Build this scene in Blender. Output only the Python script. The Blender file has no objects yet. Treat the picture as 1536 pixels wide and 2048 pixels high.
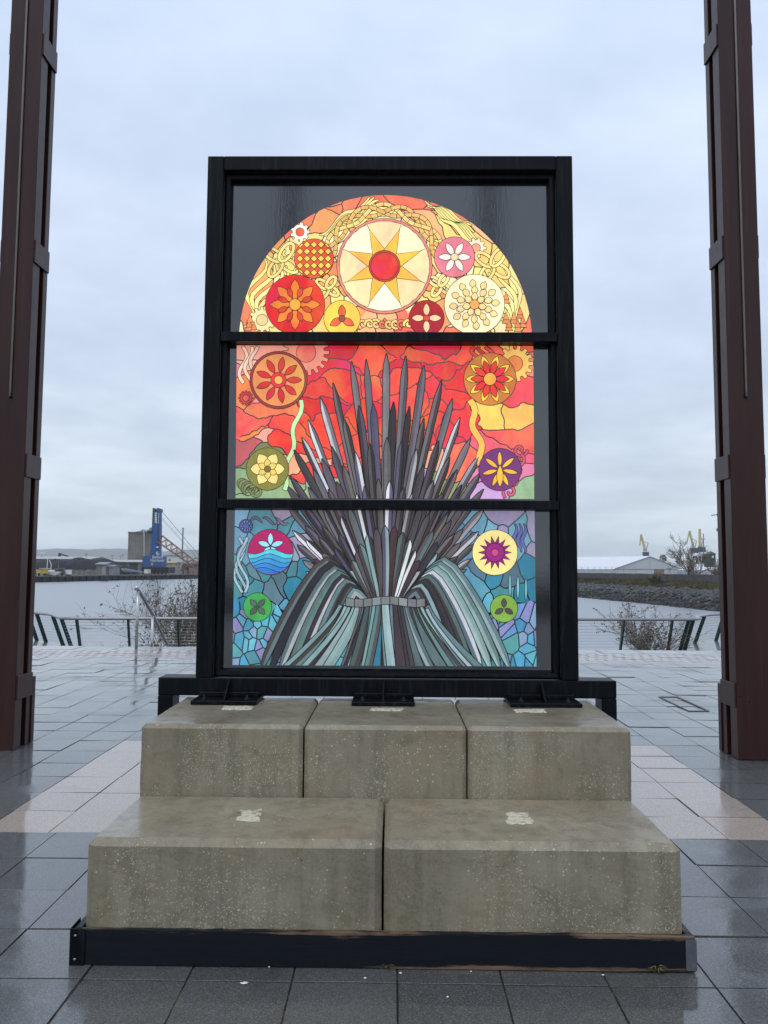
import bpy, math, random
from mathutils import Vector, Matrix, noise
random.seed(7)
R = math.radians
sc = bpy.context.scene
C = sc.collection

# ------------------------------------------------------------------ camera
CX, CZ, YAW, PITCH, ROLL, FPX = 0.037, 1.6, R(0.7244), R(4.2908), R(0.3457), 1534.2
FW = Vector((-math.sin(YAW)*math.cos(PITCH), math.cos(YAW)*math.cos(PITCH), math.sin(PITCH)))
_r = Vector((math.cos(YAW), math.sin(YAW), 0)); _u = _r.cross(FW)
RT = _r*math.cos(ROLL) + _u*math.sin(ROLL); UP = -_r*math.sin(ROLL) + _u*math.cos(ROLL)
CAM = Vector((CX, 0, CZ))
cd = bpy.data.cameras.new('camera'); cam = bpy.data.objects.new('camera', cd); C.objects.link(cam)
cd.sensor_fit = 'VERTICAL'; cd.sensor_height = 34.6; cd.lens = 34.6*FPX/2048
cd.clip_start = 0.05; cd.clip_end = 40000
cam.matrix_world = Matrix(((RT.x, UP.x, -FW.x, CAM.x), (RT.y, UP.y, -FW.y, CAM.y), (RT.z, UP.z, -FW.z, CAM.z), (0, 0, 0, 1)))
sc.camera = cam

# ------------------------------------------------------------------ sky
w = bpy.data.worlds.new('World'); sc.world = w; w.use_nodes = True
nt = w.node_tree; N = nt.nodes; L = nt.links
for n in list(N): N.remove(n)
def nd(N, t, **k):
    n = N.new(t)
    for a, b in k.items(): setattr(n, a, b)
    return n
SUN_EL, SUN_AZ = R(62), R(200)
out = nd(N, 'ShaderNodeOutputWorld'); bg = nd(N, 'ShaderNodeBackground'); bg2 = nd(N, 'ShaderNodeBackground'); add = nd(N, 'ShaderNodeAddShader')
sky = nd(N, 'ShaderNodeTexSky', sky_type='NISHITA', sun_disc=False, sun_elevation=SUN_EL, sun_rotation=SUN_AZ, air_density=1.5, dust_density=4)
L.new(sky.outputs[0], bg2.inputs[0]); bg2.inputs[1].default_value = 0.012
tc = nd(N, 'ShaderNodeTexCoord'); sep = nd(N, 'ShaderNodeSeparateXYZ'); L.new(tc.outputs['Generated'], sep.inputs[0])
def wm(op, a, b=None):
    n = nd(N, 'ShaderNodeMath', operation=op)
    for i, x in enumerate((a, b)):
        if x is None: continue
        if isinstance(x, (int, float)): n.inputs[i].default_value = x
        else: L.new(x, n.inputs[i])
    return n.outputs[0]
zz = wm('ADD', wm('MAXIMUM', sep.outputs[2], 0.0), 0.16)
cmb = nd(N, 'ShaderNodeCombineXYZ'); L.new(wm('DIVIDE', sep.outputs[0], zz), cmb.inputs[0]); L.new(wm('DIVIDE', sep.outputs[1], zz), cmb.inputs[1])
n1 = nd(N, 'ShaderNodeTexNoise'); n1.inputs['Scale'].default_value = 0.75; n1.inputs['Detail'].default_value = 6; n1.inputs['Roughness'].default_value = 0.52; n1.inputs['Distortion'].default_value = 0.4
L.new(cmb.outputs[0], n1.inputs['Vector'])
r1 = nd(N, 'ShaderNodeValToRGB'); r1.color_ramp.elements[0].position = 0.36; r1.color_ramp.elements[1].position = 0.66
r1.color_ramp.interpolation = 'EASE'
n2 = nd(N, 'ShaderNodeTexNoise'); n2.inputs['Scale'].default_value = 2.6; n2.inputs['Detail'].default_value = 5; n2.inputs['Roughness'].default_value = .55; L.new(cmb.outputs[0], n2.inputs['Vector'])
L.new(wm('ADD', wm('MULTIPLY', n1.outputs[0], .72), wm('MULTIPLY', n2.outputs[0], .28)), r1.inputs[0])
grd = nd(N, 'ShaderNodeValToRGB'); L.new(sep.outputs[2], grd.inputs[0])
e = grd.color_ramp.elements; e[0].position = 0.0; e[0].color = (.58, .675, .735, 1); e[1].position = 0.75; e[1].color = (.585, .69, .87, 1)
x = e.new(0.12); x.color = (.565, .645, .745, 1); x = e.new(0.35); x.color = (.575, .66, .80, 1)
mix = nd(N, 'ShaderNodeMix', data_type='RGBA', blend_type='MULTIPLY'); mix.inputs[0].default_value = 1
dk = nd(N, 'ShaderNodeMix', data_type='RGBA'); L.new(r1.outputs[0], dk.inputs[0]); dk.inputs[6].default_value = (.79, .81, .845, 1); dk.inputs[7].default_value = (1.10, 1.09, 1.075, 1)
L.new(grd.outputs[0], mix.inputs[6]); L.new(dk.outputs[2], mix.inputs[7])
L.new(mix.outputs[2], bg.inputs[0]); bg.inputs[1].default_value = 1.08
L.new(bg.outputs[0], add.inputs[0]); L.new(bg2.outputs[0], add.inputs[1]); L.new(add.outputs[0], out.inputs[0])

sd = bpy.data.lights.new('sun', 'SUN'); sd.energy = 0.7; sd.angle = R(35); sd.color = (1, .97, .93)
so = bpy.data.objects.new('sun', sd); C.objects.link(so); so.location = (0, -5, 20)
so.rotation_euler = (R(28), 0, R(-20))
sc.view_settings.view_transform = 'Standard'; sc.view_settings.look = 'None'; sc.view_settings.exposure = 0.17; sc.view_settings.gamma = 1
sc.view_settings.use_curve_mapping = False
sc.render.engine = 'CYCLES'; sc.cycles.use_denoising = True; sc.cycles.max_bounces = 4; sc.cycles.diffuse_bounces = 2; sc.cycles.glossy_bounces = 3; sc.cycles.transmission_bounces = 2; sc.cycles.volume_bounces = 1
sc.cycles.caustics_reflective = False; sc.cycles.caustics_refractive = False

# ------------------------------------------------------------------ helpers
def ray(px, py): return FW + RT*((px-768)/FPX) - UP*((py-1024)/FPX)
def at(px, py, Y): d = ray(px, py); return CAM + d*(Y/d.y)
def gz(px, py, z): d = ray(px, py); return CAM + d*((z-CZ)/d.z)

def s2l(c):
    return tuple((v/255/12.92 if v/255 <= .04045 else ((v/255+.055)/1.055)**2.4) for v in c)

class MB:
    def __init__(s): s.v = []; s.f = []
    def add(s, vs, fs):
        o = len(s.v); s.v += [tuple(p) for p in vs]; s.f += [tuple(i+o for i in f) for f in fs]; return s
    def box(s, x0, x1, y0, y1, z0, z1):
        return s.add([(x0,y0,z0),(x1,y0,z0),(x1,y1,z0),(x0,y1,z0),(x0,y0,z1),(x1,y0,z1),(x1,y1,z1),(x0,y1,z1)],
                     [(3,2,1,0),(4,5,6,7),(0,1,5,4),(1,2,6,5),(2,3,7,6),(3,0,4,7)])
    def bar(s, a, b, wx, wy=None, up=(0,0,1)):
        a = Vector(a); b = Vector(b); wy = wx if wy is None else wy
        d = (b-a).normalized(); u = Vector(up)
        if abs(d.dot(u)) > .99: u = Vector((0,1,0))
        sx = d.cross(u).normalized()*wx/2; sy = sx.cross(d).normalized()*wy/2
        return s.add([a-sx-sy, a+sx-sy, a+sx+sy, a-sx+sy, b-sx-sy, b+sx-sy, b+sx+sy, b-sx+sy],
                     [(3,2,1,0),(4,5,6,7),(0,1,5,4),(1,2,6,5),(2,3,7,6),(3,0,4,7)])
    def tube(s, pts, r, n=8, r2=None, cap=True):
        pts = [Vector(p) for p in pts]; k = len(pts); o = len(s.v); pu = None
        for i, p in enumerate(pts):
            d = (pts[min(i+1,k-1)]-pts[max(i-1,0)]).normalized()
            if pu is None:
                pu = Vector((0,0,1)) if abs(d.z) < .9 else Vector((0,1,0))
            a = d.cross(pu).normalized(); b = a.cross(d).normalized(); pu = b
            rr = r if r2 is None else r+(r2-r)*i/(k-1)
            for j in range(n):
                t = 2*math.pi*j/n; s.v.append(tuple(p+a*(math.cos(t)*rr)+b*(math.sin(t)*rr)))
        for i in range(k-1):
            for j in range(n):
                s.f.append((o+i*n+j, o+i*n+(j+1)%n, o+(i+1)*n+(j+1)%n, o+(i+1)*n+j))
        if cap:
            s.f.append(tuple(o+j for j in reversed(range(n)))); s.f.append(tuple(o+(k-1)*n+j for j in range(n)))
        return s
    def lathe(s, c, prof, n=12):
        o = len(s.v); c = Vector(c)
        for r, z in prof:
            for j in range(n):
                t = 2*math.pi*j/n; s.v.append((c.x+r*math.cos(t), c.y+r*math.sin(t), c.z+z))
        for i in range(len(prof)-1):
            for j in range(n): s.f.append((o+i*n+j, o+i*n+(j+1)%n, o+(i+1)*n+(j+1)%n, o+(i+1)*n+j))
        s.f.append(tuple(o+j for j in reversed(range(n)))); s.f.append(tuple(o+(len(prof)-1)*n+j for j in range(n)))
        return s
    def prism(s, poly, vec):
        n = len(poly); vec = Vector(vec)
        vs = [Vector(p) for p in poly]; vs = vs+[p+vec for p in vs]
        return s.add(vs, [tuple(range(n)), tuple(reversed(range(n, 2*n)))]+[((i+1)%n, i, n+i, n+(i+1)%n) for i in range(n)])
    def build(s, name, mat, parent=None, smooth=False, bevel=0, base=None, seg=1):
        me = bpy.data.meshes.new(name)
        b = Vector(base) if base is not None else Vector((0,0,0))
        me.from_pydata([tuple(Vector(p)-b) for p in s.v], [], s.f); me.update()
        if mat: me.materials.append(mat)
        if smooth: me.polygons.foreach_set('use_smooth', [True]*len(me.polygons))
        o = bpy.data.objects.new(name, me); C.objects.link(o); o.location = b
        if parent is not None:
            o.parent = parent; o.matrix_parent_inverse = Matrix.Translation(-WLOC[parent.name]) if parent.name in WLOC else Matrix.Translation(-parent.location)
        WLOC[o.name] = b.copy()
        if bevel:
            m = o.modifiers.new('bevel', 'BEVEL'); m.width = bevel; m.segments = seg; m.limit_method = 'ANGLE'; m.angle_limit = R(40)
        return o
WLOC = {}
def empty(name, loc):
    o = bpy.data.objects.new(name, None); C.objects.link(o); o.location = loc; o.empty_display_size = .2; WLOC[o.name] = Vector(loc); return o
def tag(o, label=None, cat=None, group=None, kind=None):
    if label: o['label'] = label
    if cat: o['category'] = cat
    if group: o['group'] = group
    if kind: o['kind'] = kind
    return o
def part(name, mat, parent, fn, **k):
    m = MB(); fn(m); return m.build(name, mat, parent, **k)

# ------------------------------------------------------------------ materials
def mat_new(name):
    m = bpy.data.materials.new(name); m.use_nodes = True
    return m, m.node_tree.nodes, m.node_tree.links, m.node_tree.nodes['Principled BSDF']
def simple(name, col, rough=.6, metal=0, var=.15, scale=6, bump=0, coat=0, bscale=40, emit=0, spec=.5):
    m, N, L, b = mat_new(name)
    g = nd(N, 'ShaderNodeNewGeometry'); n = nd(N, 'ShaderNodeTexNoise'); n.inputs['Scale'].default_value = scale; n.inputs['Detail'].default_value = 5
    L.new(g.outputs['Position'], n.inputs['Vector'])
    mx = nd(N, 'ShaderNodeMix', data_type='RGBA'); L.new(n.outputs[0], mx.inputs[0])
    mx.inputs[6].default_value = (*[c*(1-var*1.6) for c in col], 1); mx.inputs[7].default_value = (*[min(1, c*(1+var*1.6)) for c in col], 1)
    L.new(mx.outputs[2], b.inputs['Base Color'])
    b.inputs['Roughness'].default_value = rough; b.inputs['Metallic'].default_value = metal; b.inputs['Coat Weight'].default_value = coat
    b.inputs['Specular IOR Level'].default_value = spec
    if bump:
        n2 = nd(N, 'ShaderNodeTexNoise'); n2.inputs['Scale'].default_value = bscale; n2.inputs['Detail'].default_value = 4; L.new(g.outputs['Position'], n2.inputs['Vector'])
        bp = nd(N, 'ShaderNodeBump'); bp.inputs['Strength'].default_value = bump; bp.inputs['Distance'].default_value = .02
        L.new(n2.outputs[0], bp.inputs['Height']); L.new(bp.outputs[0], b.inputs['Normal'])
    return m
def mth(N, L, op, a, b=None, clamp=False):
    n = nd(N, 'ShaderNodeMath', operation=op, use_clamp=clamp)
    for i, x in enumerate((a, b)):
        if x is None: continue
        if isinstance(x, (int, float)): n.inputs[i].default_value = x
        else: L.new(x, n.inputs[i])
    return n.outputs[0]
def ramp(N, L, src, p0, p1, c0=(0,0,0,1), c1=(1,1,1,1)):
    r = nd(N, 'ShaderNodeValToRGB'); r.color_ramp.elements[0].position = p0; r.color_ramp.elements[1].position = p1
    r.color_ramp.elements[0].color = c0; r.color_ramp.elements[1].color = c1; L.new(src, r.inputs[0]); return r.outputs[0]
def mixc(N, L, f, a, b, blend='MIX'):
    m = nd(N, 'ShaderNodeMix', data_type='RGBA', blend_type=blend)
    for i, x in ((0, f), (6, a), (7, b)):
        if isinstance(x, (int, float)): m.inputs[i].default_value = x
        elif isinstance(x, tuple): m.inputs[i].default_value = (*x[:3], 1)
        else: L.new(x, m.inputs[i])
    return m.outputs[2]
def tnoise(N, L, vec, scale, detail=4, rough=.5, dist=0):
    n = nd(N, 'ShaderNodeTexNoise'); n.inputs['Scale'].default_value = scale; n.inputs['Detail'].default_value = detail
    n.inputs['Roughness'].default_value = rough; n.inputs['Distortion'].default_value = dist; L.new(vec, n.inputs['Vector']); return n.outputs[0]
def mapping(N, L, vec, sc):
    m = nd(N, 'ShaderNodeMapping'); m.inputs['Scale'].default_value = sc; L.new(vec, m.inputs['Vector']); return m.outputs[0]

def make_concrete():
    m, N, L, b = mat_new('concrete')
    g = nd(N, 'ShaderNodeNewGeometry'); P = g.outputs['Position']
    oi = nd(N, 'ShaderNodeObjectInfo')
    big = tnoise(N, L, P, 2.2, 5, .6, .6); stre = tnoise(N, L, mapping(N, L, P, (14, 14, 1.3)), 1, 4, .6); fine = tnoise(N, L, P, 90, 4, .7)
    c = mixc(N, L, ramp(N, L, big, .3, .7), (.19, .152, .093), (.325, .28, .195))
    c = mixc(N, L, mth(N, L, 'MULTIPLY', ramp(N, L, stre, .45, .7), .7), c, (.105, .085, .05))
    oc = tnoise(N, L, P, 3.3, 3, .5, .3)
    c = mixc(N, L, mth(N, L, 'MULTIPLY', ramp(N, L, oc, .52, .72), .5), c, (.32, .22, .12))
    c = mixc(N, L, mth(N, L, 'MULTIPLY', ramp(N, L, fine, .3, .75), .42), c, (.40, .375, .30))
    c = mixc(N, L, mth(N, L, 'MULTIPLY', oi.outputs['Random'], .18), c, (.19, .175, .13))
    mos = ramp(N, L, tnoise(N, L, P, 6.5, 6, .7, .7), .52, .68)
    c = mixc(N, L, mth(N, L, 'MULTIPLY', mos, .5), c, (.13, .125, .06))
    sepn = nd(N, 'ShaderNodeSeparateXYZ'); L.new(g.outputs['True Normal'], sepn.inputs[0])
    side = mth(N, L, 'SUBTRACT', 1.0, mth(N, L, 'MULTIPLY', ramp(N, L, sepn.outputs[2], .5, .9), .85))   # rain washes the level tops clean
    # pale lichen spots in patches
    def spots(scale, rad, mlo, mhi, mscale, col, c, off):
        v = nd(N, 'ShaderNodeTexVoronoi'); v.inputs['Scale'].default_value = scale; L.new(P, v.inputs['Vector'])
        sx = nd(N, 'ShaderNodeSeparateColor'); L.new(v.outputs['Color'], sx.inputs[0])
        rr = mth(N, L, 'MULTIPLY', mth(N, L, 'POWER', sx.outputs[0], 2.0), rad)
        ad = nd(N, 'ShaderNodeVectorMath', operation='ADD'); ad.inputs[1].default_value = off; L.new(P, ad.inputs[0])
        mk = ramp(N, L, tnoise(N, L, ad.outputs[0], mscale, 3, .6), mlo, mhi)
        keep = mth(N, L, 'LESS_THAN', sx.outputs[1], mth(N, L, 'MULTIPLY', mk, side))
        s = mth(N, L, 'MULTIPLY', mth(N, L, 'LESS_THAN', v.outputs['Distance'], rr), keep)
        return mixc(N, L, s, c, col), s
    c, s1 = spots(80, .42, .49, .70, 2.4, (.52, .49, .39), c, (0, 0, 0))
    c, s3 = spots(170, .55, .44, .66, 2.0, (.48, .45, .36), c, (3.1, 1.2, .7))
    c, s2 = spots(60, .16, .3, 2.0, 1.5, (.03, .028, .02), c, (7, 3, 5))
    L.new(c, b.inputs['Base Color'])
    # rain film: lies on what faces up, and in runs down the faces
    sepn = nd(N, 'ShaderNodeSeparateXYZ'); L.new(g.outputs['Normal'], sepn.inputs[0])
    up = ramp(N, L, sepn.outputs[2], .75, .95)
    wet = mth(N, L, 'MULTIPLY', up, ramp(N, L, tnoise(N, L, P, 1.6, 3), .25, .6))
    ro = mth(N, L, 'SUBTRACT', mth(N, L, 'ADD', .62, mth(N, L, 'MULTIPLY', stre, .1)), mth(N, L, 'MULTIPLY', wet, .38))
    L.new(ro, b.inputs['Roughness'])
    L.new(mth(N, L, 'MULTIPLY', wet, .55), b.inputs['Coat Weight']); b.inputs['Coat Roughness'].default_value = .16; b.inputs['Coat IOR'].default_value = 1.33
    h = mth(N, L, 'ADD', mth(N, L, 'MULTIPLY', fine, .6), mth(N, L, 'SUBTRACT', s1, mth(N, L, 'MULTIPLY', s2, 3.0)))
    bp = nd(N, 'ShaderNodeBump'); bp.inputs['Strength'].default_value = .35; bp.inputs['Distance'].default_value = .003
    L.new(h, bp.inputs['Height']); L.new(bp.outputs[0], b.inputs['Normal'])
    return m

def make_paving(name, cols, speck, ps=.5, per_obj=True, wetlo=.012, wethi=.22, grain=.3):
    m, N, L, b = mat_new(name)
    g = nd(N, 'ShaderNodeNewGeometry'); P = g.outputs['Position']
    if per_obj: rnd = nd(N, 'ShaderNodeObjectInfo').outputs['Random']
    else: rnd = g.outputs['Random Per Island']
    c = mixc(N, L, rnd, cols[0], cols[1])
    c = mixc(N, L, mth(N, L, 'MULTIPLY', ramp(N, L, tnoise(N, L, P, 1.1, 5, .6), .4, .7), .5), c, cols[2])
    v = nd(N, 'ShaderNodeTexVoronoi'); v.inputs['Scale'].default_value = 300; L.new(P, v.inputs['Vector'])
    sx = nd(N, 'ShaderNodeSeparateColor'); L.new(v.outputs['Color'], sx.inputs[0])
    c = mixc(N, L, mth(N, L, 'MULTIPLY', mth(N, L, 'GREATER_THAN', sx.outputs[0], .74), .75), c, speck)
    c = mixc(N, L, mth(N, L, 'MULTIPLY', mth(N, L, 'LESS_THAN', sx.outputs[1], .2), .6), c, tuple(x*.35 for x in cols[0]))
    stn = ramp(N, L, tnoise(N, L, P, 3.1, 6, .7, .8), .56, .74)
    c = mixc(N, L, mth(N, L, 'MULTIPLY', stn, .45), c, tuple(x*.45 for x in cols[0]))
    L.new(c, b.inputs['Base Color'])
    pud = ramp(N, L, tnoise(N, L, mapping(N, L, P, (.9, 1.5, 1)), 1.0, 5, .6, .6), .40, .54)   # 1 = standing film
    fine = tnoise(N, L, P, 130, 3, .6)
    L.new(mth(N, L, 'ADD', wetlo+.0, mth(N, L, 'MULTIPLY', mth(N, L, 'SUBTRACT', 1, pud), wethi-wetlo)), b.inputs['Coat Roughness'])
    b.inputs['Coat Weight'].default_value = 1.0; b.inputs['Coat IOR'].default_value = 1.62
    b.inputs['Roughness'].default_value = .55
    bp = nd(N, 'ShaderNodeBump'); bp.inputs['Distance'].default_value = .0014
    L.new(mth(N, L, 'MULTIPLY', mth(N, L, 'SUBTRACT', 1.15, pud), grain), bp.inputs['Strength'])
    L.new(mth(N, L, 'ADD', fine, mth(N, L, 'ADD', mth(N, L, 'MULTIPLY', tnoise(N, L, P, 14, 4), 1.4), mth(N, L, 'MULTIPLY', tnoise(N, L, P, 45, 3), 1.6))), bp.inputs['Height'])
    L.new(bp.outputs[0], b.inputs['Normal']); L.new(bp.outputs[0], b.inputs['Coat Normal'])
    return m

def make_glass_piece():
    m, N, L, b = mat_new('coloured_glass')
    g = nd(N, 'ShaderNodeNewGeometry'); P = g.outputs['Position']
    a = nd(N, 'ShaderNodeAttribute', attribute_name='Col')
    wash = tnoise(N, L, mapping(N, L, P, (1, 1, .6)), 9, 5, .65, .8); fine = tnoise(N, L, P, 60, 3, .6)
    drip = tnoise(N, L, mapping(N, L, P, (34, 34, 2.2)), 1, 4, .6)
    f = mth(N, L, 'ADD', .38, mth(N, L, 'ADD', mth(N, L, 'MULTIPLY', wash, .78), mth(N, L, 'ADD', mth(N, L, 'MULTIPLY', fine, .2), mth(N, L, 'MULTIPLY', drip, .26))))
    hs = nd(N, 'ShaderNodeHueSaturation'); L.new(a.outputs['Color'], hs.inputs['Color'])
    L.new(mth(N, L, 'ADD', .5, mth(N, L, 'MULTIPLY', mth(N, L, 'SUBTRACT', tnoise(N, L, P, 5, 4, .6, .5), .5), .07)), hs.inputs['Hue'])
    L.new(f, hs.inputs['Value'])
    L.new(hs.outputs[0], b.inputs['Base Color']); L.new(hs.outputs[0], b.inputs['Emission Color']); b.inputs['Emission Strength'].default_value = .62; m.cycles.emission_sampling = 'NONE'  # emission stands in for light coming through the glass from behind
    b.inputs['Roughness'].default_value = .16
    bp = nd(N, 'ShaderNodeBump'); bp.inputs['Strength'].default_value = .3; bp.inputs['Distance'].default_value = .0008
    L.new(tnoise(N, L, mapping(N, L, P, (60, 60, 9)), 1, 3), bp.inputs['Height']); L.new(bp.outputs[0], b.inputs['Normal'])
    return m
def make_dark_glass():
    m, N, L, b = mat_new('dark_glass')
    g = nd(N, 'ShaderNodeNewGeometry'); P = g.outputs['Position']
    b.inputs['Base Color'].default_value = (.008, .010, .014, 1); b.inputs['Roughness'].default_value = .07; b.inputs['IOR'].default_value = 2.05
    st = tnoise(N, L, mapping(N, L, P, (70, 70, 7)), 1, 4, .6); dr = tnoise(N, L, P, 120, 2)
    bp = nd(N, 'ShaderNodeBump'); bp.inputs['Strength'].default_value = .3; bp.inputs['Distance'].default_value = .0006
    L.new(mth(N, L, 'ADD', st, mth(N, L, 'MULTIPLY', dr, .5)), bp.inputs['Height']); L.new(bp.outputs[0], b.inputs['Normal'])
    return m
def make_black_paint():
    m, N, L, b = mat_new('black_paint')
    g = nd(N, 'ShaderNodeNewGeometry'); P = g.outputs['Position']
    st = tnoise(N, L, mapping(N, L, P, (40, 40, 3)), 1, 5, .7)
    c = mixc(N, L, ramp(N, L, st, .5, .8), (.0025, .0035, .0055), (.022, .025, .03))
    L.new(c, b.inputs['Base Color']); b.inputs['Specular IOR Level'].default_value = .14; L.new(mth(N, L, 'ADD', .28, mth(N, L, 'MULTIPLY', st, .25)), b.inputs['Roughness'])
    bp = nd(N, 'ShaderNodeBump'); bp.inputs['Strength'].default_value = .12; bp.inputs['Distance'].default_value = .003
    L.new(tnoise(N, L, mapping(N, L, P, (90, 90, 30)), 1, 3), bp.inputs['Height']); L.new(bp.outputs[0], b.inputs['Normal'])
    return m
def make_black_timber():
    m, N, L, b = mat_new('black_stained_timber')
    tcn = nd(N, 'ShaderNodeTexCoord'); P = tcn.outputs['Object']
    g = nd(N, 'ShaderNodeNewGeometry'); W = g.outputs['Position']
    sx = nd(N, 'ShaderNodeSeparateXYZ'); L.new(W, sx.inputs[0])
    grain = tnoise(N, L, mapping(N, L, W, (2.2, 30, 46)), 1, 6, .65, .4)
    big = tnoise(N, L, mapping(N, L, W, (1.6, 3, 5)), 1, 5, .7)
    edge_lo = mth(N, L, 'SUBTRACT', 1, ramp(N, L, sx.outputs[2], .010, .042))
    edge_hi = ramp(N, L, sx.outputs[2], .116, .134)
    right = ramp(N, L, mth(N, L, 'ADD', mth(N, L, 'MULTIPLY', sx.outputs[0], .3), .5), .3, .62)
    wmask = mth(N, L, 'ADD', mth(N, L, 'MULTIPLY', edge_lo, right), mth(N, L, 'MULTIPLY', edge_hi, .65))
    k = mth(N, L, 'ADD', mth(N, L, 'MULTIPLY', big, .6), mth(N, L, 'ADD', mth(N, L, 'MULTIPLY', grain, .4), mth(N, L, 'MULTIPLY', wmask, .22)))
    worn = ramp(N, L, k, .64, .72)
    c = mixc(N, L, worn, mixc(N, L, grain, (.004, .0055, .009), (.009, .012, .018)), mixc(N, L, grain, (.10, .055, .028), (.26, .18, .12)))
    L.new(c, b.inputs['Base Color']); b.inputs['Specular IOR Level'].default_value = .25; L.new(mth(N, L, 'ADD', .33, mth(N, L, 'MULTIPLY', worn, .35)), b.inputs['Roughness'])
    bp = nd(N, 'ShaderNodeBump'); bp.inputs['Strength'].default_value = .35; bp.inputs['Distance'].default_value = .004
    L.new(mth(N, L, 'SUBTRACT', grain, worn), bp.inputs['Height']); L.new(bp.outputs[0], b.inputs['Normal'])
    return m
def make_column():
    m, N, L, b = mat_new('oxide_painted_steel')
    g = nd(N, 'ShaderNodeNewGeometry'); P = g.outputs['Position']
    st = tnoise(N, L, mapping(N, L, P, (9, 9, .8)), 1, 5, .6); bl = tnoise(N, L, mapping(N, L, P, (5, 5, 7)), 1, 4, .7, 1.2)
    c = mixc(N, L, ramp(N, L, st, .35, .7), (.031, .0095, .0078), (.052, .0175, .014))
    c = mixc(N, L, mth(N, L, 'MULTIPLY', ramp(N, L, bl, .6, .75), .5), c, (.018, .011, .012))
    run = ramp(N, L, tnoise(N, L, mapping(N, L, P, (30, 30, .55)), 1, 5, .65, .3), .55, .72)
    c = mixc(N, L, mth(N, L, 'MULTIPLY', run, .55), c, (.075, .034, .024))
    L.new(c, b.inputs['Base Color']); b.inputs['Specular IOR Level'].default_value = .3
    L.new(mth(N, L, 'ADD', .20, mth(N, L, 'MULTIPLY', bl, .25)), b.inputs['Roughness'])
    bp = nd(N, 'ShaderNodeBump'); bp.inputs['Strength'].default_value = .12; bp.inputs['Distance'].default_value = .004
    L.new(mth(N, L, 'ADD', mth(N, L, 'MULTIPLY', tnoise(N, L, P, 60, 4), .3), mth(N, L, 'MULTIPLY', tnoise(N, L, mapping(N, L, P, (5, 5, 9)), 1, 3), 2.0)), bp.inputs['Height']); L.new(bp.outputs[0], b.inputs['Normal'])
    return m
def make_water():
    m, N, L, b = mat_new('river_water')
    g = nd(N, 'ShaderNodeNewGeometry'); P = g.outputs['Position']
    b.inputs['Base Color'].default_value = (.27, .295, .31, 1); b.inputs['Roughness'].default_value = .3; b.inputs['IOR'].default_value = 1.55  # base colour lightened to stand in for the bright sky reflection
    w1 = tnoise(N, L, mapping(N, L, P, (.8, 1.3, 1)), 1.0, 6, .65); w2 = tnoise(N, L, mapping(N, L, P, (.05, .16, 1)), 1, 4, .6)
    bp = nd(N, 'ShaderNodeBump'); bp.inputs['Strength'].default_value = .5; bp.inputs['Distance'].default_value = .09
    L.new(mth(N, L, 'ADD', w1, mth(N, L, 'MULTIPLY', w2, 1.2)), bp.inputs['Height']); L.new(bp.outputs[0], b.inputs['Normal'])
    return m
def two_tone(name, a, b_, sc_, lo, hi, rough, bump):
    m, N, L, b = mat_new(name); P = nd(N, 'ShaderNodeNewGeometry').outputs['Position']
    n = tnoise(N, L, P, sc_, 6, .65, .5); L.new(mixc(N, L, ramp(N, L, n, lo, hi), a, b_), b.inputs['Base Color']); b.inputs['Roughness'].default_value = rough
    bp = nd(N, 'ShaderNodeBump'); bp.inputs['Strength'].default_value = bump; bp.inputs['Distance'].default_value = .004; L.new(n, bp.inputs['Height']); L.new(bp.outputs[0], b.inputs['Normal'])
    return m
def make_grout(): return two_tone('joint_mortar', (.014, .012, .010), (.20, .155, .10), 2.2, .52, .66, .85, .3)
def make_mortar(): return two_tone('pale_mortar', (.24, .20, .125), (.60, .57, .43), 42, .36, .52, .75, .9)
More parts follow.
